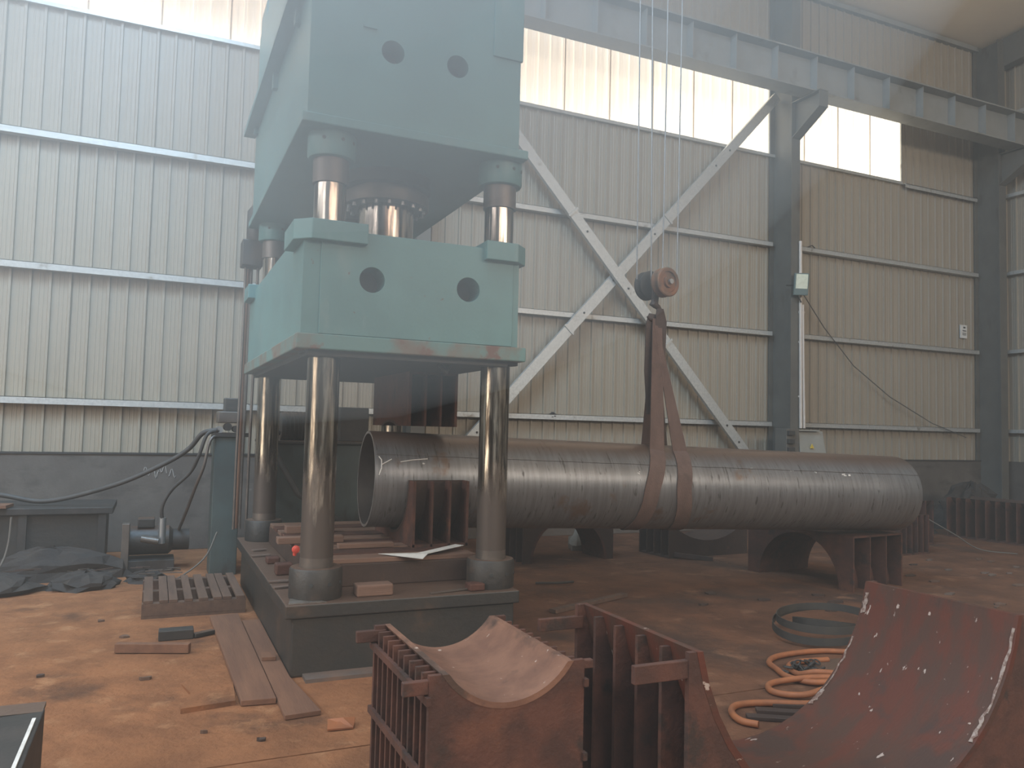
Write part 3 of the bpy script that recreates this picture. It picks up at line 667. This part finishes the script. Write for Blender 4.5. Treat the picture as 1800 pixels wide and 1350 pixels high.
MB().box(9.26, 9.72, 9.56, 9.84, 1.63, 1.655).build('lid', MT['box_grey'], eb)
MB().box(9.4, 9.8, 9.6, 9.75, 0, 1.05).build('stand', MT['dark'], eb)
MB().prism([(9.50,1.36),(9.58,1.36),(9.54,1.43)], 9.535, 9.55).build('warning_sticker', MT['yellow'], eb)

# scrap crossbar on girt
for k, (x, s) in enumerate(((9.82, .08), (10.05, .06), (10.35, .09))):
    tag(MB().tube([(x-s, 10.38, 4.845), (x, 10.36, 4.845+.035), (x+s, 10.39, 4.85)], .010, 6).build('scrap_offcut', MT['dark'], L=(x, 10.37, 4.84), smooth=True),
        'small dark offcut on the rail right of the flood lamp, %s from the column' % ('first','second','third')[k], 'scrap', 'offcuts on the upper rail')
tag(MB().blob((5.35,10.40,1.74), .07, .04, .07, 9, amp=.4).build('rag', MT['dark'], L=(5.35,10.4,1.74)), 'dark rag caught on the lowest rail behind the pipe', 'rag')

# ------------------------------------------------------------------ left side: tank, post, pump, hoses, heap
tk = thing('hydraulic_tank', (1.75, 9.3, 0), 'grimy teal hydraulic oil tank behind the press pillars', 'tank')
MB().box(1.17, 2.30, 9.0, 9.75, .10, 1.33).build('tank_body', MT['teal_dark'], tk, bevel=.01)
MB().box(1.10, 2.36, 8.95, 9.80, 1.33, 1.36).build('tank_lid', MT['grime'], tk, bevel=.004)
MB().box(1.2, 2.25, 9.05, 9.7, 0, .10).build('skid', MT['dark'], tk)
mo = MB().lathe([(.10,0),(.16,.02),(.16,.42),(.13,.46)], (1.30, 9.35, 1.52), (1,0,0), 24).build('pump_motor', MT['grime'], tk, smooth=True)
for k in range(8): MB().lathe([(.17,0),(.17,.012)], (1.36+.045*k, 9.35, 1.52), (1,0,0), 24).build('cooling_fin', MT['grime'], mo)
MB().box(1.95, 2.28, 9.1, 9.45, 1.36, 1.75).build('valve_stack', MT['dark'], tk, bevel=.01)
MB().tube([(1.25,9.0,1.45),(1.18,8.9,1.42),(1.22,8.8,1.2),(1.45,8.75,.8),(1.9,8.7,.5)], .035, 10).build('hose', MT['black'], tk, smooth=True)
po = thing('control_post', (.70, 8.68, 0), 'narrow teal steel control cabinet left of the press', 'cabinet')
MB().box(.575, .835, 8.60, 8.95, .0, 1.40).build('cabinet_body', MT['teal_dark'], po, bevel=.008)
MB().box(.79, .845, 8.555, 8.60, .95, 1.40).build('cabinet_flap', MT['dark'], po)
MB().box(.56, .90, 8.58, 8.98, 1.40, 1.44).build('cabinet_top', MT['grime'], po)
for k, (x, z, r_) in enumerate(((.62,1.47,.035),(.70,1.50,.04),(.78,1.48,.035))):
    MB().lathe([(r_,0),(r_,.16)], (x, 8.62, z), (0,1,0), 14).build('valve', MT['bolt'] if k == 0 else MT['grime'], po, smooth=True)
MB().box(.60, .86, 8.65, 8.9, 1.54, 1.66).build('manifold', MT['sludge'], po, bevel=.01)
MB().box(.66, .82, 8.68, 8.85, 1.66, 1.80).build('solenoid', MT['grime'], po, bevel=.01)
tag(MB().tube([(.785,8.36,.50),(.79,8.36,1.6),(.80,8.36,3.2)], .024, 10).build('standpipe', MT['rustpipe'], L=(.785,8.36,.5), smooth=True), 'thin rusty vertical pipe standing at the rear left of the press', 'pipe')
def smooth_path(pts, n=8):
    P_ = [Vector(p) for p in pts]; P_ = [P_[0]*2-P_[1]] + P_ + [P_[-1]*2-P_[-2]]; out = []
    for i in range(1, len(P_)-2):
        for k in range(n):
            t = k/n; a, b, c_, d = P_[i-1], P_[i], P_[i+1], P_[i+2]
            out.append(.5*((2*b)+(c_-a)*t+(2*a-5*b+4*c_-d)*t*t+(3*b-a-3*c_+d)*t**3))
    out.append(P_[-2]); return out
def hose(name, pts, r, m, label, cat, L=None, group=None):
    return tag(MB().tube(smooth_path(pts), r, 10).build(name, m, L=L or pts[0], smooth=True), label, cat, group)
hose('power_cable', [(-4.2,9.4,.02),(-3.4,9.4,.3),(-2.4,9.3,.88),(-1.9,9.3,.86),(-1.355,9.3,.775),(-.935,9.25,.712),(-.337,9.0,.885),(.10,8.85,1.10),(.332,8.75,1.261),(.46,8.65,1.43),(.60,8.62,1.47)], .024, MT['cable'], 'thick dark cable sagging along the low concrete wall', 'cable')
hose('hydraulic_hose', [(.62,8.64,1.46),(.50,8.58,1.42),(.43,8.6,1.2),(.36,8.7,1.03),(.20,8.8,.85),(.12,8.85,.68),(.13,8.9,.5)], .018, MT['cable'], 'dark hose looping from the control cabinet down to the pump, outer one', 'hose', group='hoses of the pump')
hose('hydraulic_hose', [(.62,8.62,1.42),(.53,8.56,1.36),(.48,8.56,1.1),(.42,8.66,.9),(.36,8.85,.66),(.31,9.08,.46),(.29,9.16,.39)], .016, MT['sludge'], 'brownish hose looping from the control cabinet down to the pump, inner one', 'hose', group='hoses of the pump')
hose('hanging_string', [(-1.14,8.5,.64),(-1.15,8.48,.40),(-1.19,8.42,.22),(-1.30,8.3,.05)], .009, MT['cord'], 'thin pale string hanging at the left edge', 'string')
hose('thin_cord', [(.63,8.5,.45),(.52,8.4,.22),(.30,8.3,.06),(.12,8.25,.015),(-.0,8.2,.012)], .008, MT['cord'], 'thin grey cord trailing on the floor beside the pallet', 'cord')
pm = thing('pump_unit', (.02, 9.1, 0), 'dark grimy pump standing against the low concrete wall', 'pump')
MB().box(-.22, .26, 8.98, 9.35, .0, .12).build('pump_skid', MT['dark'], pm, bevel=.006)
MB().lathe([(.09,0),(.15,.02),(.15,.40),(.11,.44)], (-.20, 9.18, .30), (1,0,0), 24).build('motor', MT['grime'], pm, smooth=True)
MB().lathe([(.11,0),(.11,.16)], (.24, 9.18, .30), (1,0,0), 20).build('pump_head', MT['dark'], pm, smooth=True)
MB().box(-.10, .06, 9.08, 9.28, .44, .53).build('terminal_box', MT['grime'], pm, bevel=.008)
MB().box(-.24, -.17, 8.95, 9.1, .0, .50).build('bracket', MT['sludge'], pm, bevel=.006)
MB().tube([(.13,8.9,.30),(.13,8.9,.56)], .035, 12).build('pipe_stub', MT['bolt'], pm, smooth=True)
MB().tube([(-.06,8.85,.36),(.10,8.83,.33)], .035, 10).build('wrapped_pipe', MT['sludge'], pm, smooth=True)
bn = thing('work_bench', (-.95, 9.3, 0), 'dark low steel bench heaped against the concrete wall', 'bench')
MB().box(-1.9, -.33, 9.0, 9.9, .60, .665).build('bench_top', MT['dark'], bn, bevel=.006)
MB().box(-1.85, -.40, 9.06, 9.85, .10, .60).build('bench_body', MT['grime'], bn, bevel=.006)
for x in (-1.85, -1.15, -.46): MB().box(x, x+.07, 9.02, 9.08, 0, .60).build('leg', MT['dark'], bn)
bd = MB().add([(-1.9,8.9,.672),(-1.25,8.95,.672),(-1.22,9.2,.672),(-1.9,9.25,.672),(-1.9,8.9,.705),(-1.25,8.95,.70),(-1.22,9.2,.70),(-1.9,9.25,.705)],[(0,3,2,1),(4,5,6,7),(0,1,5,4),(1,2,6,5),(2,3,7,6),(3,0,4,7)]).build('board_piece', MT['wood_dusty'], L=(-1.5,9.05,.67))
tag(bd, 'pale board end lying on the dark bench at the left edge', 'board')
for k, (x, y, rx, ry_, rz_) in enumerate(((-1.25,8.30,.40,.28,.17),(-.50,8.33,.28,.22,.15),(.02,8.52,.19,.16,.10),(-.82,8.82,.62,.15,.30))):
    tag(MB().blob((x, y, 0), rx, ry_, rz_, 20+k, n=18, m=6, amp=.22).build('swarf_heap', MT['scrap'], L=(x, y, 0)),
        ['dark heap of swarf on the floor, leftmost', 'dark heap of swarf on the floor, middle one of the front row', 'low dark heap of swarf by the pump', 'dark heap of swarf piled against the bench'][k], 'heap', 'swarf heaps by the wall')
for k in range(16):
    x = rng.uniform(-1.3, .2); y = 8.2+rng.uniform(0, .3); z = .12+rng.uniform(-.03,.05)
    tag(MB().bar((x,y,z), (x+rng.uniform(.08,.28), y+rng.uniform(-.08,.1), z+rng.uniform(-.03,.03)), .018, .008).build('swarf_strip', rng.choice([MT['rust_dark'], MT['grime'], MT['sludge']]), L=(x,y,z)),
        'thin metal strip lying on the dark swarf heaps', 'scrap', 'strips on the swarf heaps')

# ------------------------------------------------------------------ on and around the press base
tag(MB().add([(1.50,5.58,.64),(1.74,5.30,.637),(1.80,5.37,.66),(2.18,5.66,.662),(2.14,5.74,.66),(1.78,5.55,.638),(1.50,5.58,.643),(1.74,5.30,.640),(1.80,5.37,.663),(2.18,5.66,.665),(2.14,5.74,.663),(1.78,5.55,.641)],
    [(0,1,2,5),(2,3,4,5),(11,8,7,6),(11,10,9,8),(0,6,7,1),(1,7,8,2),(2,8,9,3),(3,9,10,4),(4,10,11,5),(5,11,6,0)]).build('paper_sheet', MT['paper'], L=(1.8,5.5,.64)), 'creased white paper sheet lying on the front of the press bed', 'paper')
vl = thing('red_valve', (.98, 5.93, .60), 'small red valve handle on the bed behind the front left pillar', 'valve')
MB().lathe([(.018,0),(.028,.006),(.028,.018),(.018,.024)], (.968, 5.88, .650), (.3,-1,0), 16).build('handwheel', MT['red'], vl, smooth=True)
MB().tube([(.975,5.93,.60),(.975,5.91,.66)], .014, 8).build('stem', MT['red'], vl, smooth=True)
tag(MB().add([(.80,5.02,.447),(1.03,5.02,.447),(.98,5.10,.447),(.83,5.16,.449),(.80,5.02,.452),(1.03,5.02,.452),(.98,5.10,.452),(.83,5.16,.454)],[(0,3,2,1),(4,5,6,7),(0,1,5,4),(1,2,6,5),(2,3,7,6),(3,0,4,7)]).build('tin_offcut', MT['pipe_lip'], L=(.9,5.08,.447)), 'bright triangular tin offcut on the front corner of the press base', 'scrap')
for k, (x0, x1, y0, y1, h_, rz_) in enumerate(((1.24,1.48,5.10,5.22,.075,0),(2.0,2.11,5.05,5.16,.05,0),(.86,.98,6.0,6.12,.08,0),(.86,.96,6.5,6.62,.05,0))):
    tag(MB().box(x0, x1, y0, y1, .446, .446+h_).build('brick', MT['rust' if k else 'wood_x'], L=(x0, y0, .446), bevel=.01),
        ['brown brick on the front ledge of the press base', 'small rusty block by the front right base nut', 'rusty block on the left ledge of the press base, nearer one', 'rusty block on the left ledge of the press base, farther one'][k], 'brick' if k == 0 else 'block', 'bits on the press base')
for k, (x, y, l_, a) in enumerate(((.85,5.55,.14,10),(.86,5.75,.16,-6),(.86,6.9,.15,4),(.88,7.2,.12,12))):
    tag(MB().bar((x-l_/2*math.cos(R(a)), y-l_/2*math.sin(R(a)), .452), (x+l_/2*math.cos(R(a)), y+l_/2*math.sin(R(a)), .456), .05, .010).build('flat_offcut', MT['grime_top'], L=(x,y,.446)), 'flat dusty metal offcut on the left ledge of the press base, %s from the front' % ('first','second','third','fourth')[k], 'scrap', 'offcuts on the base ledge')
tag(MB().bar((1.72,5.06,.452),(2.06,5.12,.456), .02, .008).build('steel_strip', MT['sludge'], L=(1.9,5.09,.446)), 'thin steel strip lying on the front ledge of the press base', 'scrap')
for k, (x, y, l_, w_, h_) in enumerate(((1.15,6.3,.5,.10,.05),(1.25,6.9,.4,.12,.06),(1.5,5.95,.42,.08,.035))):
    tag(MB().box(x-l_/2, x+l_/2, y-w_/2, y+w_/2, .633, .633+h_).build('timber_batten', MT['wood_x'], L=(x,y,.632), bevel=.004),
        ['brown timber batten on the press bed behind the front left pillar', 'brown timber batten at the rear of the press bed', 'short timber batten in front of the lower die'][k], 'batten', 'battens on the bed')

# pallet
pal = thing('wooden_pallet', (.39, 7.4, 0), 'dusty wooden pallet lying left of the press base', 'pallet')
for x0, x1 in ((0,.07),(.115,.18),(.186,.25),(.30,.36),(.405,.475),(.515,.58),(.586,.655),(.69,.755)):
    MB().box(x0-.01, x1-.01, 6.88, 7.95, .115, .14).build('deck_board', MT['wood'], pal, bevel=.003)
for y in (6.88, 7.38, 7.87): MB().box(-.02, .755, y, y+.08, .02, .115).build('bearer', MT['wood'], pal, bevel=.003)
for y in (6.88, 7.87): MB().box(-.02, .755, y, y+.08, .0, .02).build('bottom_board', MT['wood'], pal)
# planks
def plank(quad, z0, z1, m, label, grp='boards beside the press base'):
    vs = [(x,y,z0) for x, y in quad] + [(x,y,z1) for x, y in quad]
    return tag(MB().add(vs, [(0,3,2,1),(4,5,6,7),(0,1,5,4),(1,2,6,5),(2,3,7,6),(3,0,4,7)]).build('plank', m, L=(quad[0][0], quad[0][1], z0), bevel=.003), label, 'plank', grp)
plank([(.505,4.62),(.688,4.60),(.682,6.72),(.47,6.70)], .004, .035, MT['wood_dusty'], 'long dusty plank on the floor, left of two beside the press base')
tag(MB().prism([(.695,4.33),(.885,4.345),(.82,4.98),(.82,6.5),(.69,6.5)], .003, .028, 'z').build('plank', MT['wood_dusty'], L=(.75,5.2,0), bevel=.003), 'dusty plank tight along the press base, reaching past its front', 'plank', 'boards beside the press base')
plank([(.70,5.35),(.785,5.33),(.79,5.45),(.71,5.47)], .029, .055, MT['wood_dusty'], 'short board offcut lying on the planks')
tag(MB().bar((-.16,5.96,.035),(.29,5.80,.035), .055, .06).build('timber_stick', MT['wood_dusty'], L=(-.16,5.96,0), bevel=.004), 'square timber stick lying alone on the dusty floor', 'timber')
tag(MB().box(.10,.33,6.16,6.27,0,.07).build('steel_block', MT['dark'], L=(.1,6.16,0), bevel=.006), 'dark steel block on the floor in front of the pallet', 'block')
tag(MB().bar((.33,6.18,.02),(.47,6.26,.02), .05, .03).build('steel_lug', MT['grime'], L=(.33,6.18,0), bevel=.006), 'small grimy lug beside the dark steel block', 'scrap')
# broken concrete flap
tag(MB().add([(.20,4.62,.0),(.48,4.66,.0),(.50,5.05,.0),(.33,5.35,.0),(.22,5.1,.0),(.26,4.9,.0),(.20,4.62,.028),(.48,4.66,.026),(.50,5.05,.012),(.33,5.35,.006),(.22,5.1,.012),(.26,4.9,.018)],
    [(5,4,3,2,1,0),(6,7,8,9,10,11),(0,1,7,6),(1,2,8,7),(2,3,9,8),(3,4,10,9),(4,5,11,10),(5,0,6,11)]).build('floor_crust', MT['floor'], L=(.35,4.9,0)), 'broken crust of concrete lifting from the floor by the plank', 'concrete')
tag(MB().add([(.87,4.10,.006),(1.00,4.09,.004),(1.03,4.18,.02),(.96,4.16,.03),(.89,4.20,.02),(.87,4.10,.014),(1.00,4.09,.012),(1.03,4.18,.03),(.96,4.16,.042),(.89,4.20,.03)],
    [(4,3,2,1,0),(5,6,7,8,9),(0,1,6,5),(1,2,7,6),(2,3,8,7),(3,4,9,8),(4,0,5,9)]).build('orange_chip', MT['orange'], L=(.95,4.14,0)), 'orange bent chip on the floor in front of the planks', 'scrap')
# dark steel box at the lower left corner
bx = thing('steel_hopper', (-.6, 3.3, 0), 'dark steel box with a bright edge at the bottom left corner', 'box')
MB().add([(-1.1,2.6,0),(-.36,2.6,0),(-.36,3.84,0),(-1.1,3.8,0),(-1.1,2.6,.33),(-.36,2.6,.35),(-.355,3.84,.35),(-1.1,3.8,.33)],[(0,3,2,1),(4,5,6,7),(0,1,5,4),(1,2,6,5),(2,3,7,6),(3,0,4,7)]).build('body', MT['dark'], bx, bevel=.005)
MB().bar((-.385,2.6,.356),(-.378,3.70,.356), .013, .008).build('bright_edge', MT['white'], bx)
MB().box(-.55, -.36, 3.80, 3.93, .335, .35).build('lip', MT['grime'], bx)

# ------------------------------------------------------------------ right foreground: hoses, chain, ring, bars
hose('orange_hose', [(4.65,4.22,.02),(4.40,4.34,.02),(4.05,4.34,.02),(3.87,4.25,.02),(3.80,4.10,.02),(3.75,3.95,.02),(3.80,3.80,.025),(3.95,3.70,.04),(3.75,3.62,.05),(3.55,3.62,.03),(3.45,3.75,.02),(3.55,3.88,.02),(3.80,3.84,.04),(4.0,3.74,.05)], .019, MT['orange'], 'orange rubber hose looped on the floor, the outer coil', 'hose', group='orange hoses')
hose('orange_hose', [(4.30,4.15,.02),(4.05,4.18,.02),(3.90,4.10,.02),(3.86,3.97,.02),(3.90,3.86,.06),(4.05,3.76,.06)], .019, MT['orange'], 'orange rubber hose, the short inner coil round the chain', 'hose', group='orange hoses')
hose('orange_hose', [(3.9,3.52,.02),(3.55,3.50,.02),(3.25,3.62,.02),(3.08,3.64,.02),(2.98,3.56,.02),(2.94,3.44,.02),(2.99,3.36,.02)], .019, MT['orange'], 'orange rubber hose with its open end on the floor', 'hose', group='orange hoses')
ch = thing('chain_pile', (3.98, 4.02, 0), 'small heap of dark steel chain inside the orange hose', 'chain')
lk = MB()
for k in range(14):
    a = 2*math.pi*k/14; lk_pt = (math.cos(a)*.028, math.sin(a)*.016, 0); lk.v.append(lk_pt)
pth = [Vector(v) for v in lk.v] + [Vector(lk.v[0])]
link_mb = MB().tube(pth, .006, 6, caps=False)
lo = None
for k in range(46):
    p_ = (rng.gauss(0,.06), rng.gauss(0,.06), abs(rng.gauss(.012,.018))+.006)
    if lo is None: lo = link_mb.build('chain_link', MT['dark'], ch, L=(0,0,0), smooth=True); o = lo
    else: o = inst(lo, parent=ch)
    o.location = p_; o.rotation_euler = (rng.uniform(-.7,.7), rng.uniform(-.7,.7), rng.uniform(0,6.28))
rg = thing('strap_coil', (4.75, 4.62, 0), 'coil of black steel strapping on the floor behind the curved plate', 'coil')
for k, (r_, z, tx) in enumerate(((.40,.10,.06),(.385,.14,.02),(.27,.09,-.05))):
    m = MB(); pts = []
    for i in range(37):
        a = 2*math.pi*i/36; pts.append((4.78+.02*k+r_*math.cos(a), 4.66+r_*.85*math.sin(a), z+tx*math.sin(a+1)+.012))
    m.ribbon(pts, (0,0,1), .055, .006); m.build('strap_turn', MT['black'], rg, smooth=True)
for k, (p, q) in enumerate((((3.03,3.50,.012),(3.36,3.30,.012)), ((3.15,3.56,.012),(3.45,3.38,.012)), ((3.3,3.60,.012),(3.52,3.50,.012)))):
    tag(MB().bar(p, q, .06, .02).build('flat_bar', MT['rust_dark'], L=p, bevel=.003), ['dark flat bar on the floor by the hose end, nearest of three', 'dark flat bar on the floor by the hose end, middle of three', 'short dark flat bar under the hose, farthest of three'][k], 'bar', 'flat bars by the hose')
tag(MB().add([(4.0,3.7,0),(4.5,3.75,0),(4.6,4.15,0),(4.15,4.2,0),(4.0,3.7,.012),(4.5,3.75,.012),(4.6,4.15,.012),(4.15,4.2,.012)],[(0,3,2,1),(4,5,6,7),(0,1,5,4),(1,2,6,5),(2,3,7,6),(3,0,4,7)]).build('steel_sheet', MT['grime'], L=(4.3,3.95,0)), 'dark steel sheet lying under the hoses', 'sheet')
tag(MB().bar((4.72,4.05,.035),(5.15,3.92,.035), .22, .07).build('timber_block', MT['wood'], L=(4.9,4.2,0), bevel=.006), 'brown timber block under the black strapping coil', 'block')
# bits on the floor
def chip(x, y, s, m, label, grp):
    n = rng.randint(5, 7); a0 = rng.uniform(0, 6); pts = []
    for k in range(n):
        a = a0+2*math.pi*k/n; r_ = s*rng.uniform(.6,1.2); pts.append((x+1.5*r_*math.cos(a), y+.8*r_*math.sin(a)))
    vs = [(a,b,.001) for a,b in pts] + [(a,b,.001+rng.uniform(.008,.02)) for a,b in pts]
    fs = [tuple(range(n))[::-1], tuple(range(n,2*n))] + [(i,(i+1)%n,(i+1)%n+n,i+n) for i in range(n)]
    return tag(MB().add(vs, fs).build('scrap_flake', m, L=(x,y,0)), label, 'scrap', grp)
for k in range(34):
    x = rng.uniform(6.6, 10.6); y = 7.0 + rng.uniform(-1.4, .7) - (x-8)*.25
    if x < 7.6 and 5.7 < y < 7.5: y -= 1.6
    chip(x, y, rng.uniform(.025,.07), rng.choice([MT['rust_dark'], MT['grime_top'], MT['wood']]), 'small dark scrap flake on the floor right of the arched saddle', 'scrap flakes beyond the pipe')
ORD = ('first', 'second', 'third', 'fourth', 'fifth', 'sixth')
for k, (x, y, s) in enumerate(sorted(((5.3,5.9,.05),(5.9,5.6,.06),(5.6,5.35,.05),(6.0,5.9,.06),(5.0,6.3,.05),(4.6,5.9,.04)), key=lambda t: t[0]/t[1])):
    chip(x, y, s, MT['rust_dark'], 'small dark scrap flake on the floor below the pipe, %s from the left' % ORD[k], 'scrap flakes below the pipe')
for k, (x, y, s) in enumerate(sorted(((-.12,6.35,.022),(-.55,5.55,.016),(.03,5.3,.03),(-.3,6.9,.02),(.3,4.3,.014),(.55,4.1,.015)), key=lambda t: t[0]/t[1])):
    chip(x, y, s, rng.choice([MT['wood'], MT['rust_dark']]), 'small flake on the dusty floor left of the planks, %s from the left' % ORD[k], 'flakes on the left floor')
hose('bent_rod', [(3.55,7.2,.02),(3.75,7.1,.03),(3.95,7.15,.02)], .012, MT['dark'], 'short bent dark rod on the floor under the pipe', 'rod')
tag(MB().bar((3.15,6.05,.02),(4.12,6.45,.02), .07, .03).build('flat_timber', MT['wood'], L=(3.6,6.25,0)), 'dark flat timber on the floor right of the press base', 'timber')
tag(MB().bar((5.95,8.2,.05),(6.3,7.9,.02), .05, .05).build('steel_lever', MT['rust_dark'], L=(6.1,8.05,0)), 'rusty lever lying before the saddle behind the pipe', 'lever')
tag(MB().blob((5.15,9.15,0), .17, .14, .30, 77, n=14, m=6, amp=.3).build('plastic_bag', MT['bag'], L=(5.15,9.15,0), smooth=True), 'crumpled pale plastic bag on the floor behind the pipe', 'bag')
tag(MB().blob((7.3,9.1,0), .25, .16, .32, 78, n=14, m=6, amp=.3).build('plastic_bag', MT['bag'], L=(7.3,9.1,0), smooth=True), 'crumpled pale bag behind the pipe near the arched saddle', 'bag')
for k, (x, y, rx, ry_, rz_) in enumerate(((11.2,9.5,.75,.45,.55),(13.2,9.5,.75,.42,.75),(14.55,9.0,.38,.5,.6))):
    tag(MB().blob((x,y,0), rx, ry_, rz_, 40+k, n=20, m=7, amp=.25).build('scrap_heap', MT['scrap'], L=(x,y,0)), ['dark scrap heap behind the ribbed blocks', 'dark scrap heap at the foot of the corner column', 'dark scrap heap by the end wall'][k], 'heap', 'scrap heaps in the corner')
hose('pale_rope', [(9.7,7.7,.50),(10.1,7.5,.25),(10.4,7.35,.06),(10.8,7.1,.02)], .008, MT['cord'], 'pale rope hanging from the ribbed block by the pipe end', 'rope')

# added scattering veil standing in for lens glare, thickening towards its middle
def glare_veil_mat(dens):
    m = bpy.data.materials.new('glare_veil'); m.use_nodes = True; t = m.node_tree; t.nodes.remove(t.nodes['Principled BSDF'])
    v = t.nodes.new('ShaderNodeVolumeScatter'); v.inputs['Color'].default_value = (.82, .94, 1, 1)
    v.inputs['Density'].default_value = dens; v.inputs['Anisotropy'].default_value = .05
    t.links.new(v.outputs['Volume'], t.nodes['Material Output'].inputs['Volume']); return m
SC = (.45, 3.4, 5.5)
glare_veil = thing('glare_veil', SC, 'bluish veil added in front of the press crown in place of lens glare', 'glare_veil', kind='stuff')
def ellipsoid(rx, ry, rz, n=40, k=20):
    m = MB(); vs = [(0,0,-rz)]; fs = []
    for j in range(1, k):
        th = -math.pi/2 + math.pi*j/k
        vs += [(rx*math.cos(th)*math.cos(2*math.pi*i/n), ry*math.cos(th)*math.sin(2*math.pi*i/n), rz*math.sin(th)) for i in range(n)]
    vs.append((0,0,rz)); L_ = len(vs)-1
    for i in range(n): fs.append((0, 1+(i+1)%n, 1+i)); fs.append((L_, 1+(k-2)*n+i, 1+(k-2)*n+(i+1)%n))
    for j in range(k-2):
        for i in range(n): fs.append((1+j*n+i, 1+j*n+(i+1)%n, 1+(j+1)*n+(i+1)%n, 1+(j+1)*n+i))
    return m.add(vs, fs)
for f in (1.1, .86, .62, .4):
    o = ellipsoid(3.0*f, 3.0*f, 3.6*f).build('glare_veil_layer', glare_veil_mat(.13), glare_veil, L=(0,0,0), smooth=True)

for o in bpy.data.objects:
    if '_o' in o: del o['_o']
